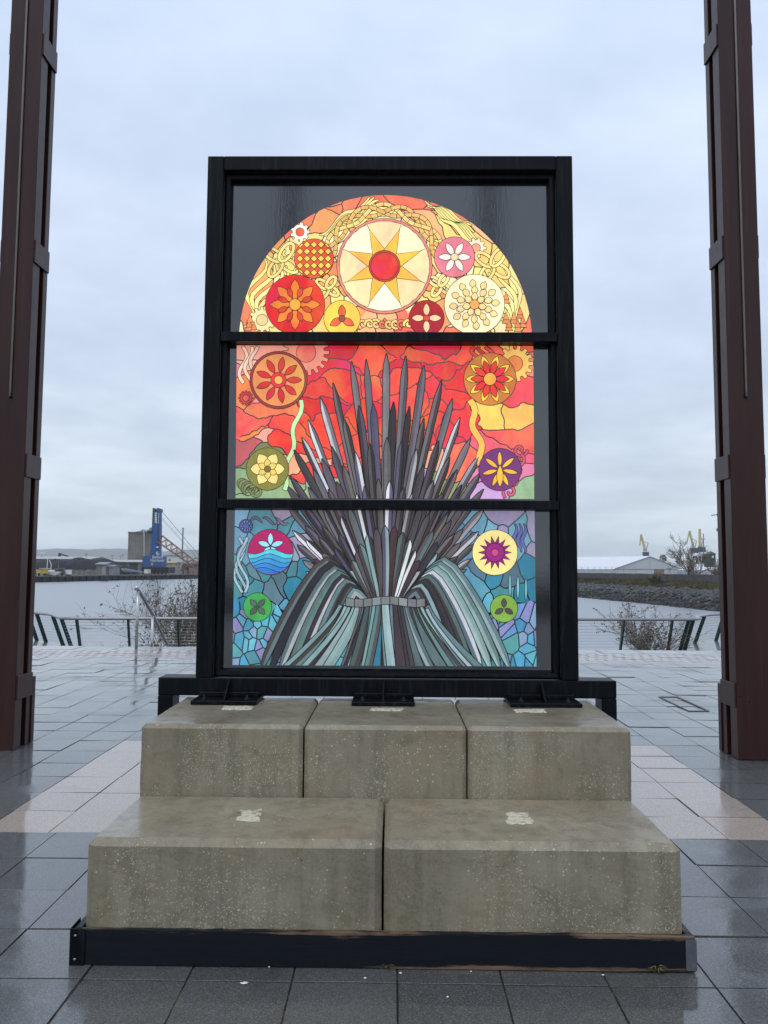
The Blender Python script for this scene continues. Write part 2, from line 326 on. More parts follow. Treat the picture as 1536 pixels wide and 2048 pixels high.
M = dict(
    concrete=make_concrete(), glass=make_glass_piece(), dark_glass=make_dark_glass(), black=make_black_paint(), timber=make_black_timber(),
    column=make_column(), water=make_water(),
    slab=make_paving('dark_granite_paving', ((.058, .062, .060), (.092, .096, .092), (.070, .072, .066)), (.17, .175, .17)),
    slab_far=make_paving('dark_granite_paving_joined', ((.058, .062, .060), (.092, .096, .092), (.070, .072, .066)), (.17, .175, .17), per_obj=False),
    pink=make_paving('buff_granite_paving', ((.34, .27, .215), (.42, .32, .245), (.36, .30, .255)), (.50, .44, .38), wetlo=.05, wethi=.22),
    brick=make_paving('pink_brick_paving', ((.24, .165, .155), (.34, .24, .225), (.26, .2, .19)), (.36, .30, .28), wetlo=.06, wethi=.22),
    brick_far=make_paving('pink_brick_paving_joined', ((.24, .165, .155), (.34, .24, .225), (.26, .2, .19)), (.36, .30, .28), per_obj=False, wetlo=.06, wethi=.22),
    coping=make_paving('coping_granite', ((.16, .165, .165), (.20, .205, .20), (.17, .17, .17)), (.28, .28, .27)),
    grout=make_grout(),
    mortar=make_mortar(),
    steel=simple('stainless_steel', (.50, .50, .50), .28, 1, var=.1), galv=simple('galvanised_steel', (.42, .42, .41), .4, 1, var=.1),
    conduit=simple('cream_conduit', (.52, .47, .40), .45), dark_steel=simple('dark_cast_steel', (.02, .022, .025), .35),
    rail_green=simple('dark_green_paint', (.012, .038, .032), .35), handrail_top=simple('wet_grey_handrail', (.30, .29, .29), .22, .6, var=.1),
    bark=simple('twig_bark', (.19, .15, .11), .8, var=.3, scale=20), leaf=simple('withered_leaf', (.085, .066, .042), .7, var=.5, scale=3),
    grass=simple('rough_grass', (.105, .095, .045), .9, var=.5, scale=.6), weed=simple('weed_leaf', (.17, .16, .055), .7, var=.4, scale=60),
    white=simple('white_paint', (.75, .75, .74), .5, var=.04), whitep=simple('pale_speck', (.8, .78, .7), .6, var=.1),
    rock=simple('wet_rock', (.05, .052, .056), .5, var=.5, scale=.9, bump=.6, bscale=6), rock2=simple('weedy_rock', (.012, .013, .011), .6, var=.4, scale=.9, bump=.6, bscale=6),
    earth=simple('bank_earth', (.08, .075, .05), .9, var=.4, scale=.3), deck=simple('wet_deck', (.13, .13, .125), .25, var=.25, scale=3, bump=.2, coat=.5),
)
# ------------------------------------------------------------------ ground, paving, water
def struct(name, mat, fn, **k): return tag(part(name, mat, None, fn, **k), kind='structure')
ZW, ZP = -4.0, -0.95            # river level, promenade level
YE = 15.80                      # far edge of the plaza
plaza = struct('plaza', M['grout'], lambda m: m.box(-60, 60, -60, YE-.02, -4.6, -.005))
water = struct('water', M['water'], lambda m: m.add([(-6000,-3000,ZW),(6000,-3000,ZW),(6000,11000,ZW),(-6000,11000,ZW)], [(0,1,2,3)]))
AX, AY = .41, .413
def chamfered(m, x0, x1, y0, y1, z0, z1, c=.0004, jit=0):
    q = [(x0,y0),(x1,y0),(x1,y1),(x0,y1)]
    h = [random.uniform(-jit, jit) for _ in range(4)]
    s = [(1,1),(-1,1),(-1,-1),(1,-1)]
    m.add([(a,b,z0) for a,b in q]+[(a,b,z1-c+h[i]) for i,(a,b) in enumerate(q)]+[(a+s[i][0]*c,b+s[i][1]*c,z1+h[i]) for i,(a,b) in enumerate(q)],
          [(8,9,10,11)]+[(i,(i+1)%4,4+(i+1)%4,4+i) for i in range(4)]+[(4+i,4+(i+1)%4,8+(i+1)%4,8+i) for i in range(4)])
def proj(p):
    d = Vector(p)-CAM; z = d.dot(FW)
    return (768+FPX*d.dot(RT)/z, 1024-FPX*d.dot(UP)/z, z) if z > .1 else (1e9, 1e9, z)
def seen(x, y):
    a, b, z = proj((x, y, 0))
    if not (-30 < a < 1566 and 1200 < b < 2078): return False
    if 290 < a < 1250 and 1400 < b < 1930: return False
    if 390 < a < 1148 and b < 1400: return False
    return True
slabs = []
for j in range(-50, 22):
    y0 = 4.755+AY*j
    off = .06 if j < 0 else 0
    off += random.uniform(-.004, .004)
    for k in range(-60, 60):
        x0 = AX*k+off
        slabs.append((x0, y0, j, k))
def is_pink(j, k): return 0 <= j < 6 and -6 <= k < 6
cand = [s for s in slabs if seen(s[0]+AX/2, s[1]+AY/2)]
cand.sort(key=lambda s: s[1])
near = set((s[2], s[3]) for s in cand[:300])
mb = MB(); chamfered(mb, -AX/2+.004, AX/2-.004, -AY/2+.004, AY/2-.004, -.03, 0)
tmpl = {}
for key in ('slab', 'pink'):
    o = mb.build('paving_slab', M[key]); tmpl[key] = o.data; bpy.data.objects.remove(o)
far = {'slab': MB(), 'pink': MB()}
for x0, y0, j, k in slabs:
    key = 'pink' if is_pink(j, k) else 'slab'
    rnd = random.Random(j*991+k*17)
    dz = rnd.uniform(-.0012, .0012) + (rnd.uniform(.002, .0055) if rnd.random() < .10 else 0)
    if (j, k) in near:
        o = bpy.data.objects.new('paving_slab', tmpl[key]); C.objects.link(o)
        o.location = (x0+AX/2, y0+AY/2, dz); o.rotation_euler = (rnd.gauss(0, .005), rnd.gauss(0, .005), rnd.gauss(0, .0025)); o.parent = plaza
    else:
        chamfered(far[key], x0+.004, x0+AX-.004, y0+.004, y0+AY-.004, -.03, dz, jit=.0012)
tag(far['slab'].build('paving_slab_field', M['slab_far'], plaza), kind='stuff')
tag(far['pink'].build('buff_paving_slab_field', M['pink'], plaza), kind='stuff')
# lifted access cover set among the slabs on the right
def frame_ring(m, x0, x1, y0, y1, wd, z0, z1):
    m.box(x0, x1, y0, y0+wd, z0, z1); m.box(x0, x1, y1-wd, y1, z0, z1); m.box(x0, x0+wd, y0+wd, y1-wd, z0, z1); m.box(x1-wd, x1, y0+wd, y1-wd, z0, z1)
p = gz(1365, 1408, 0)
cov = part('access_cover', M['dark_steel'], None, lambda m: frame_ring(m, p.x-.12, p.x+.12, p.y-.5, p.y+.5, .016, .0, .009), base=None)
tag(cov, 'thin dark steel frame of an access cover let into the wet slabs on the right', 'access cover')
# pink brick band
bnd = []
BW, BL, Y0B = .168, .3125, 13.85
for r_ in range(4):
    for k in range(-110, 110): bnd.append((k*BW+(BW/2 if r_ % 2 else 0), Y0B+r_*BL))
mbk = MB(); chamfered(mbk, -BW/2+.008, BW/2-.008, -BL/2+.012, BL/2-.012, -.03, 0, c=.003)
o = mbk.build('paving_brick', M['brick']); tb = o.data; bpy.data.objects.remove(o)
brick_far = MB()
for x0, y0 in bnd:
    dz = random.uniform(-.003, .002)
    if seen(x0+BW/2, y0+BL/2):
        o = bpy.data.objects.new('paving_brick', tb); C.objects.link(o); o.location = (x0+BW/2, y0+BL/2, dz); o.rotation_euler = (random.gauss(0, .006), random.gauss(0, .006), 0); o.parent = plaza
    else: chamfered(brick_far, x0+.008, x0+BW-.008, y0+.012, y0+BL-.012, -.03, dz, c=.003)
tag(brick_far.build('paving_brick_field', M['brick_far'], plaza), kind='stuff')
cop_far = MB()
mc = MB(); chamfered(mc, -.4+.004, .4-.004, -.345, .345, -.12, 0, c=.012)
o = mc.build('coping_stone', M['coping']); tcop = o.data; bpy.data.objects.remove(o)
for k in range(-40, 40):
    x0 = k*.8+.13
    if seen(x0+.4, 15.45):
        o = bpy.data.objects.new('coping_stone', tcop); C.objects.link(o); o.location = (x0+.4, 15.45, random.uniform(-.003, .003)); o.parent = plaza
    else: chamfered(cop_far, x0+.004, x0+.796, 15.105, 15.795, -.12, random.uniform(-.003, .003), c=.012)
tag(cop_far.build('coping_stone_row', M['coping'], plaza), kind='stuff')

# lower promenade reached by steps, with a bay in its waterside edge
RLP = [(40, 1222.5), (73, 1226), (104, 1229.5), (120, 1235), (153, 1237), (386, 1237), (768, 1238), (1154, 1239), (1378, 1239), (1393.5, 1233.6), (1419, 1229.7), (1451, 1227.8), (1500, 1226.5)]
ZR = .05
rail_pts = [gz(a, b, ZR) for a, b in RLP]
edge_pts = []
n = len(rail_pts)
for i, p in enumerate(rail_pts):
    t = (rail_pts[min(i+1, n-1)]-rail_pts[max(i-1, 0)]).normalized()
    edge_pts.append(Vector((p.x-t.y*.32, p.y+t.x*.32, ZP)))
def prom(m):
    L_ = edge_pts[0]+Vector((-12, 6, 0)); R_ = edge_pts[-1]+Vector((12, 3, 0))
    top = [Vector((-60, YE, ZP)), Vector((60, YE, ZP)), Vector((60, R_.y+14, ZP)), R_]+[p+Vector((0, .12, 0)) for p in reversed(edge_pts)]+[L_, Vector((-60, L_.y+20, ZP))]
    m.prism(top, (0, 0, -3.6))
promenade = struct('promenade', M['deck'], prom)
for i in range(5):
    zt = -.19*(i+1)
    if zt > ZP+.02:
        tag(part('step', M['coping'], promenade, lambda m: m.box(-14, 14, YE+.35*i, YE+.35*(i+1)-.002, ZP, zt)))

# ------------------------------------------------------------------ concrete blocks
import bmesh
def block(x0, x1, y0, y1, z0, z1, ch, label, seed):
    bm = bmesh.new(); bmesh.ops.create_cube(bm, size=1)
    for v in bm.verts: v.co = Vector((x0+(v.co.x+.5)*(x1-x0), y0+(v.co.y+.5)*(y1-y0), z0+(v.co.z+.5)*(z1-z0)))
    bmesh.ops.bevel(bm, geom=list(bm.edges), offset=ch, segments=1, affect='EDGES')
    bmesh.ops.subdivide_edges(bm, edges=[e for e in bm.edges if e.calc_length() > .15], cuts=22, use_grid_fill=True)
    rr = random.Random(seed); sx = Vector((seed*3.1, seed*1.7, 0))
    for v in bm.verts:
        q = v.co*9+sx
        v.co += noise.noise_vector(q)*.0012 + noise.noise_vector(q*4)*.0011
    c = Vector(((x0+x1)/2, (y0+y1)/2, z0))
    bmesh.ops.translate(bm, verts=bm.verts, vec=-c)
    bmesh.ops.recalc_face_normals(bm, faces=bm.faces)
    me = bpy.data.meshes.new('concrete_block'); bm.to_mesh(me); bm.free(); me.materials.append(M['concrete'])
    o = bpy.data.objects.new('concrete_block', me); C.objects.link(o); o.location = c; WLOC[o.name] = c
    return tag(o, label, 'concrete block', 'concrete blocks stacked under the glass panel')
g = .005
ZL, ZU = .486, .826
bl = block(-1.222, -g, 3.236, 3.866, .004, ZL, .028, 'wide concrete block at the left of the lower tier, heavily spotted with pale lichen', 1)
br = block(g, 1.222, 3.236, 3.866, .004, ZL, .028, 'wide concrete block at the right of the lower tier, with brownish stains on its face', 2)
u1 = block(-1.217, -.409, 3.872, 4.70, .004, ZU, .02, 'left concrete block of the upper tier, under the left foot plate', 3)
u2 = block(-.401, .403, 3.874, 4.70, .004, ZU, .02, 'middle concrete block of the upper tier, under the centre foot plate', 4)
u3 = block(.411, 1.217, 3.872, 4.70, .004, ZU, .02, 'right concrete block of the upper tier, under the right foot plate', 5)
def patch(poly, z, parent, seed):
    rr = random.Random(seed); pts = [gz(a, b, z) for a, b in poly]; dense = []
    for i, p in enumerate(pts):
        q = pts[(i+1) % len(pts)]
        for t in range(7):
            c = p.lerp(q, t/7); nn = (noise.noise_vector(c*28+Vector((seed, 0, 0)))*.022+noise.noise_vector(c*90+Vector((seed, 5, 0)))*.01)
            dense.append(Vector((c.x+nn.x, c.y+nn.y, z-.004)))
    m = MB(); cen = sum(dense, Vector())/len(dense); n = len(dense)
    mid = [d.lerp(cen, .22)+Vector((0, 0, .007+rr.uniform(-.001, .001))) for d in dense]
    m.add(dense+mid+[cen+Vector((0, 0, .0065))], [(i, (i+1) % n, n+(i+1) % n, n+i) for i in range(n)]+[(n+i, n+(i+1) % n, 2*n) for i in range(n)])
    m.build('mortar_patch', M['mortar'], parent)
patch([(466, 1645), (478, 1619), (528, 1617), (522, 1645)], ZL, bl, 1)
patch([(1012, 1652), (1008, 1624), (1058, 1623), (1075, 1650)], ZL, br, 2)
patch([(436, 1420), (446, 1412), (515, 1412), (508, 1420)], ZU, u1, 3)
patch([(735, 1422), (737, 1416), (812, 1416), (808, 1422)], ZU, u2, 4)
patch([(1030, 1426), (1022, 1419), (1092, 1418), (1098, 1425)], ZU, u3, 5)

# ------------------------------------------------------------------ timber edging round the plinth
te = empty('timber_edging', (0, 3.21, 0)); tag(te, 'weathered black timber boards edging the foot of the concrete plinth', 'edging')
def plank(m, x0, x1, y0, y1, z0, z1, nx=40, amp=.0025):
    # a board with slightly uneven edges, long axis x or y
    alongx = (x1-x0) > (y1-y0); o = len(m.v)
    for i in range(nx+1):
        t = i/nx
        for a, b in ((0, 0), (1, 0), (1, 1), (0, 1)):
            n_ = noise.noise(Vector((t*38+a*7, b*13, x0+y0)))*amp
            if alongx: m.v.append((x0+(x1-x0)*t, (y0, y1)[a]+n_*.5, (z0, z1)[b]+(n_*2 if b else 0)))
            else: m.v.append(((x0, x1)[a]+n_*.5, y0+(y1-y0)*t, (z0, z1)[b]+(n_*2 if b else 0)))
    for i in range(nx):
        for k in range(4): m.f.append((o+i*4+k, o+i*4+(k+1) % 4, o+i*4+4+(k+1) % 4, o+i*4+4+k))
    m.f += [(o+3, o+2, o+1, o), tuple(o+nx*4+k for k in range(4))]
part('board', M['timber'], te, lambda m: plank(m, -1.222, 1.252, 3.206, 3.231, .004, .139))
part('board', M['timber'], te, lambda m: plank(m, -1.254, -1.228, 3.231, 4.74, .004, .137))
part('board', M['timber'], te, lambda m: plank(m, 1.226, 1.252, 3.234, 4.74, .004, .137))
br_ = part('corner_bracket', M['black'], te, lambda m: (m.box(-1.258, -1.2, 3.199, 3.2035, .003, .147), m.box(-1.262, -1.2575, 3.2, 3.30, .003, .147)), bevel=.0015)
for z in (.03, .122):
    part('screw', M['galv'], br_, lambda m: m.lathe((-1.238, 3.198, z), [(.0055, -.003), (.0055, .001), (.003, .003)], 8))
# scuffed torn corner at the right end
tc_ = part('corner_tape', simple('worn_grey_tape', (.10, .11, .12), .4, var=.3, scale=40), te, lambda m: (m.box(1.213, 1.2565, 3.2005, 3.2045, .012, .13),))

# ------------------------------------------------------------------ the glass monument
YF = 4.58; YG = 4.672
sg = empty('stained_glass_monument', (0, YF, 0)); tag(sg, 'tall black steel frame holding an arched coloured glass picture in three panes', 'glass panel')
K = M['black']
part('frame_post', K, sg, lambda m: m.box(-1.13, -1.03, YF, YF+.15, .957, 4.16), bevel=.004)
part('frame_post', K, sg, lambda m: m.box(1.03, 1.13, YF, YF+.15, .957, 4.16), bevel=.004)
part('frame_head', K, sg, lambda m: m.box(-1.029, 1.029, YF, YF+.15, 4.07, 4.16), bevel=.004)
part('base_beam', K, sg, lambda m: m.box(-1.35, 1.35, YF, YF+.15, .852, .956), bevel=.005)
for s in (-1, 1):
    part('leg', K, sg, lambda m: (m.box(min(s*1.262, s*1.35), max(s*1.262, s*1.35), YF, YF+.15, .004, .8515), m.box(min(s*1.21, s*1.42), max(s*1.21, s*1.42), YF-.06, YF+.2, .0041, .02)), bevel=.004)
def ring_profile(m, xi, xo, zlo, zhi, zli, zhi_i, ya, yb):
    # mitred frame: outer edge at front ya, inner edge set back at yb
    o = [(-xo, ya, zlo), (xo, ya, zlo), (xo, ya, zhi), (-xo, ya, zhi)]; i_ = [(-xi, yb, zli), (xi, yb, zli), (xi, yb, zhi_i), (-xi, yb, zhi_i)]
    m.add(o+i_, [(k, (k+1) % 4, 4+(k+1) % 4, 4+k) for k in range(4)])
def inner(m):
    ring_profile(m, 1.018, 1.0295, .9575, 4.0695, .969, 4.058, YF+.028, YF+.022)
    ring_profile(m, 1.016, 1.018, .969, 4.058, .971, 4.056, YF+.022, YF+.04)
    ring_profile(m, .995, 1.016, .971, 4.056, .992, 4.035, YF+.04, YF+.045)
    ring_profile(m, .985, .995, .992, 4.035, 1.006, 4.022, YF+.045, YF+.10)
part('inner_frame', K, sg, inner)
zt = [(at(770, 664, YF+.01).z, at(770, 683, YF+.01).z), (at(770, 1000, YF+.01).z, at(770, 1018, YF+.01).z)]
for a, b in zt:
    t_ = part('transom', K, sg, lambda m: m.box(-1.028, 1.028, YF+.006, YF+.10, b, a), bevel=.003)
for i in range(15):
    z = 1.05+i*.21
    for s in (-1, 1):
        part('rivet', K, sg, lambda m: m.lathe((s*1.0245, YF+.024, z), [(.005, -.004), (.005, .001), (.002, .004)], 6))
# foot plates with gussets and bolts
for xa, xb, xg in ((382, 512, 452), (704, 829, 766), (1016, 1158, 1083)):
    pa = gz(xa, 1409, ZU); pb = gz(xb, 1411, ZU); y0 = 4.415
    pw = part('foot_plate', K, sg, lambda m: (m.box(pa.x, pb.x, y0, YF+.13, ZU+.002, ZU+.024), m.box(pa.x+.01, pb.x-.01, YF-.022, YF-.002, ZU+.0245, ZU+.05)), bevel=.003)
    xm = (pa.x+pb.x)/2
    part('gusset', K, pw, lambda m: m.prism([(xm-.006, y0+.015, ZU+.0245), (xm-.006, YF-.0005, ZU+.0245), (xm-.006, YF-.0005, .945), (xm-.006, YF-.02, .945)], (.012, 0, 0)), bevel=.002)
    for s in (-1, 1):
        part('bolt', M['dark_steel'], pw, lambda m: m.lathe((xm+s*(pb.x-pa.x)*.33, y0+.06, ZU+.024), [(.018, 0), (.018, .004), (.011, .0045), (.011, .013), (.006, .0135), (.006, .022)], 6))
# ------------------------------------------------------------------ coloured glass
def clip(poly, cl):
    """Sutherland-Hodgman: poly against the convex polygon cl (any winding)."""
    area = sum(cl[i][0]*cl[(i+1) % len(cl)][1]-cl[(i+1) % len(cl)][0]*cl[i][1] for i in range(len(cl)))
    sgn = 1 if area > 0 else -1; out_ = poly
    for i in range(len(cl)):
        ax, ay = cl[i]; bx, by = cl[(i+1) % len(cl)]; inp = out_; out_ = []
        if not inp: return []
        f = lambda p: sgn*((bx-ax)*(p[1]-ay)-(by-ay)*(p[0]-ax))
        for k in range(len(inp)):
            p, q = inp[k-1], inp[k]; fp, fq = f(p), f(q)
            if (fp >= 0) != (fq >= 0):
                t = fp/(fp-fq); out_.append((p[0]+(q[0]-p[0])*t, p[1]+(q[1]-p[1])*t))
            if fq >= 0: out_.append(q)
    return out_
def parea(p): return sum(p[i-1][0]*p[i][1]-p[i][0]*p[i-1][1] for i in range(len(p)))/2
def offset(p, d):
    """move the outline inward (d > 0) or outward (d < 0)"""
    n = len(p); s = 1 if parea(p) > 0 else -1; r = []
    for i in range(n):
        a, b, c = p[i-1], p[i], p[(i+1) % n]
        e1 = Vector((b[0]-a[0], b[1]-a[1])); e2 = Vector((c[0]-b[0], c[1]-b[1]))
        if e1.length < 1e-6 or e2.length < 1e-6: continue
        n1 = Vector((-e1.y, e1.x)).normalized(); n2 = Vector((-e2.y, e2.x)).normalized(); m = n1+n2
        if m.length < .3: m = n1
        m = m.normalized(); k = min(1/max(.35, m.dot(n1)), 2.2)
        r.append((b[0]+s*m.x*d*k, b[1]+s*m.y*d*k))
    return r
def dense(p, step=7):
    r = []
    for i in range(len(p)):
        a, b = p[i], p[(i+1) % len(p)]; n = max(1, int(math.hypot(b[0]-a[0], b[1]-a[1])/step))
        r += [(a[0]+(b[0]-a[0])*t/n, a[1]+(b[1]-a[1])*t/n) for t in range(n)]
    return r
def wob(p, amp, sc_, seed=0):
    r = []
    for x, y in p:
        q = noise.noise_vector(Vector((x/sc_, y/sc_, seed))); q2 = noise.noise_vector(Vector((x/sc_*3, y/sc_*3, seed+9)))
        r.append((x+amp*(q.x+.3*q2.x), y+amp*(q.y+.3*q2.y)))
    return r
def voronoi(seeds, bx):
    cells = []
    for i, (x, y) in enumerate(seeds):
        poly = [(bx[0], bx[1]), (bx[2], bx[1]), (bx[2], bx[3]), (bx[0], bx[3])]
        near_ = sorted(range(len(seeds)), key=lambda j: (seeds[j][0]-x)**2+(seeds[j][1]-y)**2)[1:90]
        for j in near_:
            mx, my = (x+seeds[j][0])/2, (y+seeds[j][1])/2; dx, dy = seeds[j][0]-x, seeds[j][1]-y
            f = lambda p: -((p[0]-mx)*dx+(p[1]-my)*dy); o_ = []
            for k in range(len(poly)):
                p, q = poly[k-1], poly[k]; fp, fq = f(p), f(q)
                if (fp >= 0) != (fq >= 0):
                    t = fp/(fp-fq); o_.append((p[0]+(q[0]-p[0])*t, p[1]+(q[1]-p[1])*t))
                if fq >= 0: o_.append(q)
            poly = o_
            if not poly: break
        cells.append(poly)
    return cells
SHAPE = [
    [(771+293*math.cos(math.pi*t/40), 683-293*math.sin(math.pi*t/40)) for t in range(41)],
    [(473.5, 691), (1066.5, 692), (1068.5, 998), (471, 996)],
    [(470, 1020), (1069, 1022), (1073, 1333), (465, 1330)]]
SHAPE[0] = clip(SHAPE[0], [(440, 380), (1100, 380), (1100, 667), (440, 665)])
GLASS_Z = [(zt[0][0]-.01, 4.03), (zt[1][0]-.01, zt[0][1]+.01), (1.0, zt[1][1]+.01)]
panes = []
for i in range(3):
    z0, z1 = GLASS_Z[i]
    pn = part('glass_pane', M['dark_glass'], sg, lambda m: m.box(-.992, .992, YG, YG+.012, z0, z1))
    pn['label'] = ('arched orange and yellow top pane with a sun medallion', 'red middle pane with a fan of grey strips', 'blue and teal bottom pane with grey strips')[i]
    panes.append(pn)
lead = simple('lead_line', (.012, .011, .011), .45, var=.2)
cames = [MB(), MB(), MB()]
DEP = [0, 0, 0]
def prism_px(m, poly, d0, d1):
    a = [at(x, y, YG-d1) for x, y in poly]; b = [Vector((p.x, YG-d0, p.z)) for p in a]; n = len(a)
    # wind so that the front faces the viewer (-Y)
    ar = sum(a[i-1].x*a[i].z-a[i].x*a[i-1].z for i in range(n))
    if ar < 0: a.reverse(); b.reverse()
    m.add(a+b, [tuple(range(n))]+[((i+1) % n, i, n+i, n+(i+1) % n) for i in range(n)])
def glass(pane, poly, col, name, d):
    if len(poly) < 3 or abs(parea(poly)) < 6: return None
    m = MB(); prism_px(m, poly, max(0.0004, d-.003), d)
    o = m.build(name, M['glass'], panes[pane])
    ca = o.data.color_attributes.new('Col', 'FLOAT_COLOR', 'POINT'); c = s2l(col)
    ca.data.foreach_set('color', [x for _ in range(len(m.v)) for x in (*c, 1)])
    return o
def bgcell(pane, poly, col, lw=1.15):
    q = clip(offset(poly, lw), SHAPE[pane]); glass(pane, q, col, 'glass_piece', .003)
def over(pane, poly, col, name, lw=1.5, d=None, subclip=None):
    """a piece laid over the ground pieces, with its dark outline"""
    if d is None:
        DEP[pane] += .00013; d = .0032+DEP[pane]
    o_ = clip(offset(poly, -lw), SHAPE[pane]); i_ = clip(poly, SHAPE[pane])
    if subclip: o_ = clip(o_, subclip); i_ = clip(i_, subclip)
    if len(o_) >= 3: prism_px(cames[pane], o_, .0004, d-.00007)
    return glass(pane, i_, col, name, d)
def jit(c, a=10):
    k = random.uniform(-a, a); return tuple(max(4, min(255, v+k+random.uniform(-a*.4, a*.4))) for v in c)
def circ(cx, cy, r, n=28, a0=0, a1=2*math.pi): return [(cx+r*math.cos(a0+(a1-a0)*t/n), cy+r*math.sin(a0+(a1-a0)*t/n)) for t in range(n)]
# --- ground of the top pane: flowing tangential bands
rg = random.Random(3)
pal0 = [(243, 140, 84), (250, 182, 124), (249, 219, 128), (252, 234, 176), (240, 118, 84), (246, 160, 96), (251, 208, 120)]
seeds = [(rg.uniform(-3.7, .56)*170, rg.uniform(40, 330)*1.75) for _ in range(135)]
for poly in voronoi(seeds, (-640, 60, 106, 600)):
    if len(poly) < 3: continue
    pp = dense(poly, 12); pp = [(771+(v/1.75)*math.cos(u/170), 600+(v/1.75)*math.sin(u/170)) for u, v in pp]
    pp = wob(wob(pp, 16, 60, 2), 7, 20, 7); cx = sum(p[0] for p in pp)/len(pp); cy = sum(p[1] for p in pp)/len(pp)
    k = int((noise.noise(Vector((cx/70, cy/70, 5)))+.5)*len(pal0)+rg.uniform(-1.2, 1.2))
    bgcell(0, pp, jit(pal0[max(0, min(len(pal0)-1, k))], 8))
for k in range(5):
    bgcell(0, wob(dense([(672+k*40, 618), (712+k*40, 618), (712+k*40, 668), (672+k*40, 668)], 6), 7, 18, 6), jit(rg.choice(pal0), 8))
# --- ground of the middle pane
def midcol(x, y):
    d = abs(x-771); q = noise.noise(Vector((x/60, y/45, 1)))
    if d < 195 and y < 900: return rg.choice([(224, 52, 54), (236, 72, 52), (216, 44, 66), (240, 86, 60), (228, 58, 58)])
    if y > 955: return rg.choice([(120, 190, 215), (150, 175, 130), (190, 150, 200), (150, 150, 90), (205, 110, 130)])
    if x < 600:
        if y > 880: return rg.choice([(150, 80, 95), (190, 90, 100), (165, 205, 150), (120, 120, 70)])
        return rg.choice([(235, 120, 80), (238, 150, 128), (228, 84, 74), (240, 130, 72), (226, 120, 130), (244, 170, 150)])
    if x > 940:
        if y > 890: return rg.choice([(240, 190, 90), (226, 84, 92), (215, 120, 150), (238, 160, 80)])
        return rg.choice([(240, 150, 66), (232, 92, 74), (244, 178, 118), (236, 110, 70), (246, 190, 90), (238, 130, 110)])
    return rg.choice([(228, 62, 58), (240, 120, 90), (245, 170, 130)])
seeds = [(rg.uniform(455, 1085), rg.uniform(680, 1010)*1.9) for _ in range(74)]
for poly in voronoi(seeds, (440, 1270, 1100, 1940)):
    pp = [(u, v/1.9) for u, v in dense(poly, 6)]; pp = wob(wob(pp, 26, 75, 3), 9, 22, 8)
    if len(pp) < 3: continue
    cx = sum(p[0] for p in pp)/len(pp); cy = sum(p[1] for p in pp)/len(pp); bgcell(1, pp, jit(midcol(cx, cy), 9))
# --- ground of the bottom pane: slow shapes above, angular facets below
def botcol(x, y):
    t = (y-1020)/310
    if t < .3: return rg.choice([(150, 165, 190), (170, 160, 190), (110, 165, 190), (92, 150, 165), (130, 180, 205)])
    if t < .62: return rg.choice([(84, 150, 160), (70, 130, 140), (100, 170, 190), (96, 130, 145), (120, 185, 205), (62, 140, 165)])
    return rg.choice([(88, 175, 205), (110, 190, 210), (120, 160, 215), (92, 160, 170), (140, 170, 205), (70, 150, 180), (150, 150, 200), (104, 178, 178)])
seeds = []
while len(seeds) < 135:
    x, y = rg.uniform(455, 1085), rg.uniform(1010, 1345)
    if abs(x-771) < 150: continue
    dn = .25+.75*max(0, min(1, (y-1180)/80))
    if rg.random() < dn: seeds.append((x, y))
seeds += [(rg.uniform(630, 910), rg.uniform(1010, 1345)) for _ in range(8)]
for poly in voronoi([(x*1.35, y) for x, y in seeds], (440*1.35, 1000, 1100*1.35, 1350)):
    pp = [(u/1.35, v) for u, v in poly]
    if len(pp) < 3: continue
    cx = sum(p[0] for p in pp)/len(pp); cy = sum(p[1] for p in pp)/len(pp)
    if cy < 1215: pp = wob(dense(pp, 8), 9, 30, 4)
    bgcell(2, pp, jit(tuple(v*.87 for v in botcol(cx, cy)), 9), 1.3)
# --- the fan: a plain sheaf of long pointed strips
ENV = [(0, 548), (8, 530), (15, 490), (21, 442), (29, 388), (37, 335), (43, 285), (50, 228), (58, 190), (70, 150)]
def env(a):
    a = abs(a)
    for (a0, r0), (a1, r1) in zip(ENV, ENV[1:]):
        if a <= a1: return r0+(r1-r0)*(a-a0)/(a1-a0)
    return 150
FCOL = [(98, 92, 93), (78, 72, 76), (112, 106, 108), (84, 72, 74), (66, 57, 60), (100, 94, 104)]
LIGHT = [(196, 198, 200), (176, 178, 182), (150, 148, 152), (206, 204, 208)]
LOW = [(76, 66, 67), (52, 42, 44), (94, 84, 88), (70, 48, 50), (84, 76, 98), (98, 94, 90), (44, 38, 40)]
TEAL = [(96, 122, 122), (124, 152, 150), (78, 94, 94), (70, 64, 66), (140, 160, 160), (60, 52, 58), (88, 106, 110), (50, 48, 52)]
def blade(path, wd, ca, cb, tipk=.12, tail=1.0):
    """a strip along path (base to tip) split down its spine in two tones"""
    n = len(path); Lf, Rt = [], []
    for i, (x, y) in enumerate(path):
        a, b = path[max(0, i-1)], path[min(n-1, i+1)]; dx, dy = b[0]-a[0], b[1]-a[1]; l = math.hypot(dx, dy) or 1
        t = i/(n-1); h = wd/2*(tail+(1-tail)*min(1, t*2))*(1 if t < 1-tipk else max(.02, ((1-t)/tipk)**.7))
        Lf.append((x-dy/l*h, y+dx/l*h)); Rt.append((x+dy/l*h, y-dx/l*h))
    full = Lf+Rt[::-1]
    for pane in (1, 2):
        if len(clip(full, SHAPE[pane])) < 3: continue
        DEP[pane] += .00013; d = .0032+DEP[pane]
        o_ = clip(offset(full, -1.7), SHAPE[pane])
        if len(o_) >= 3: prism_px(cames[pane], o_, .0004, d-.00007)
        for q, c in ((Lf+path[::-1], ca), (path+Rt[::-1], cb)):
            glass(pane, clip(q, SHAPE[pane]), c, 'glass_strip', d)
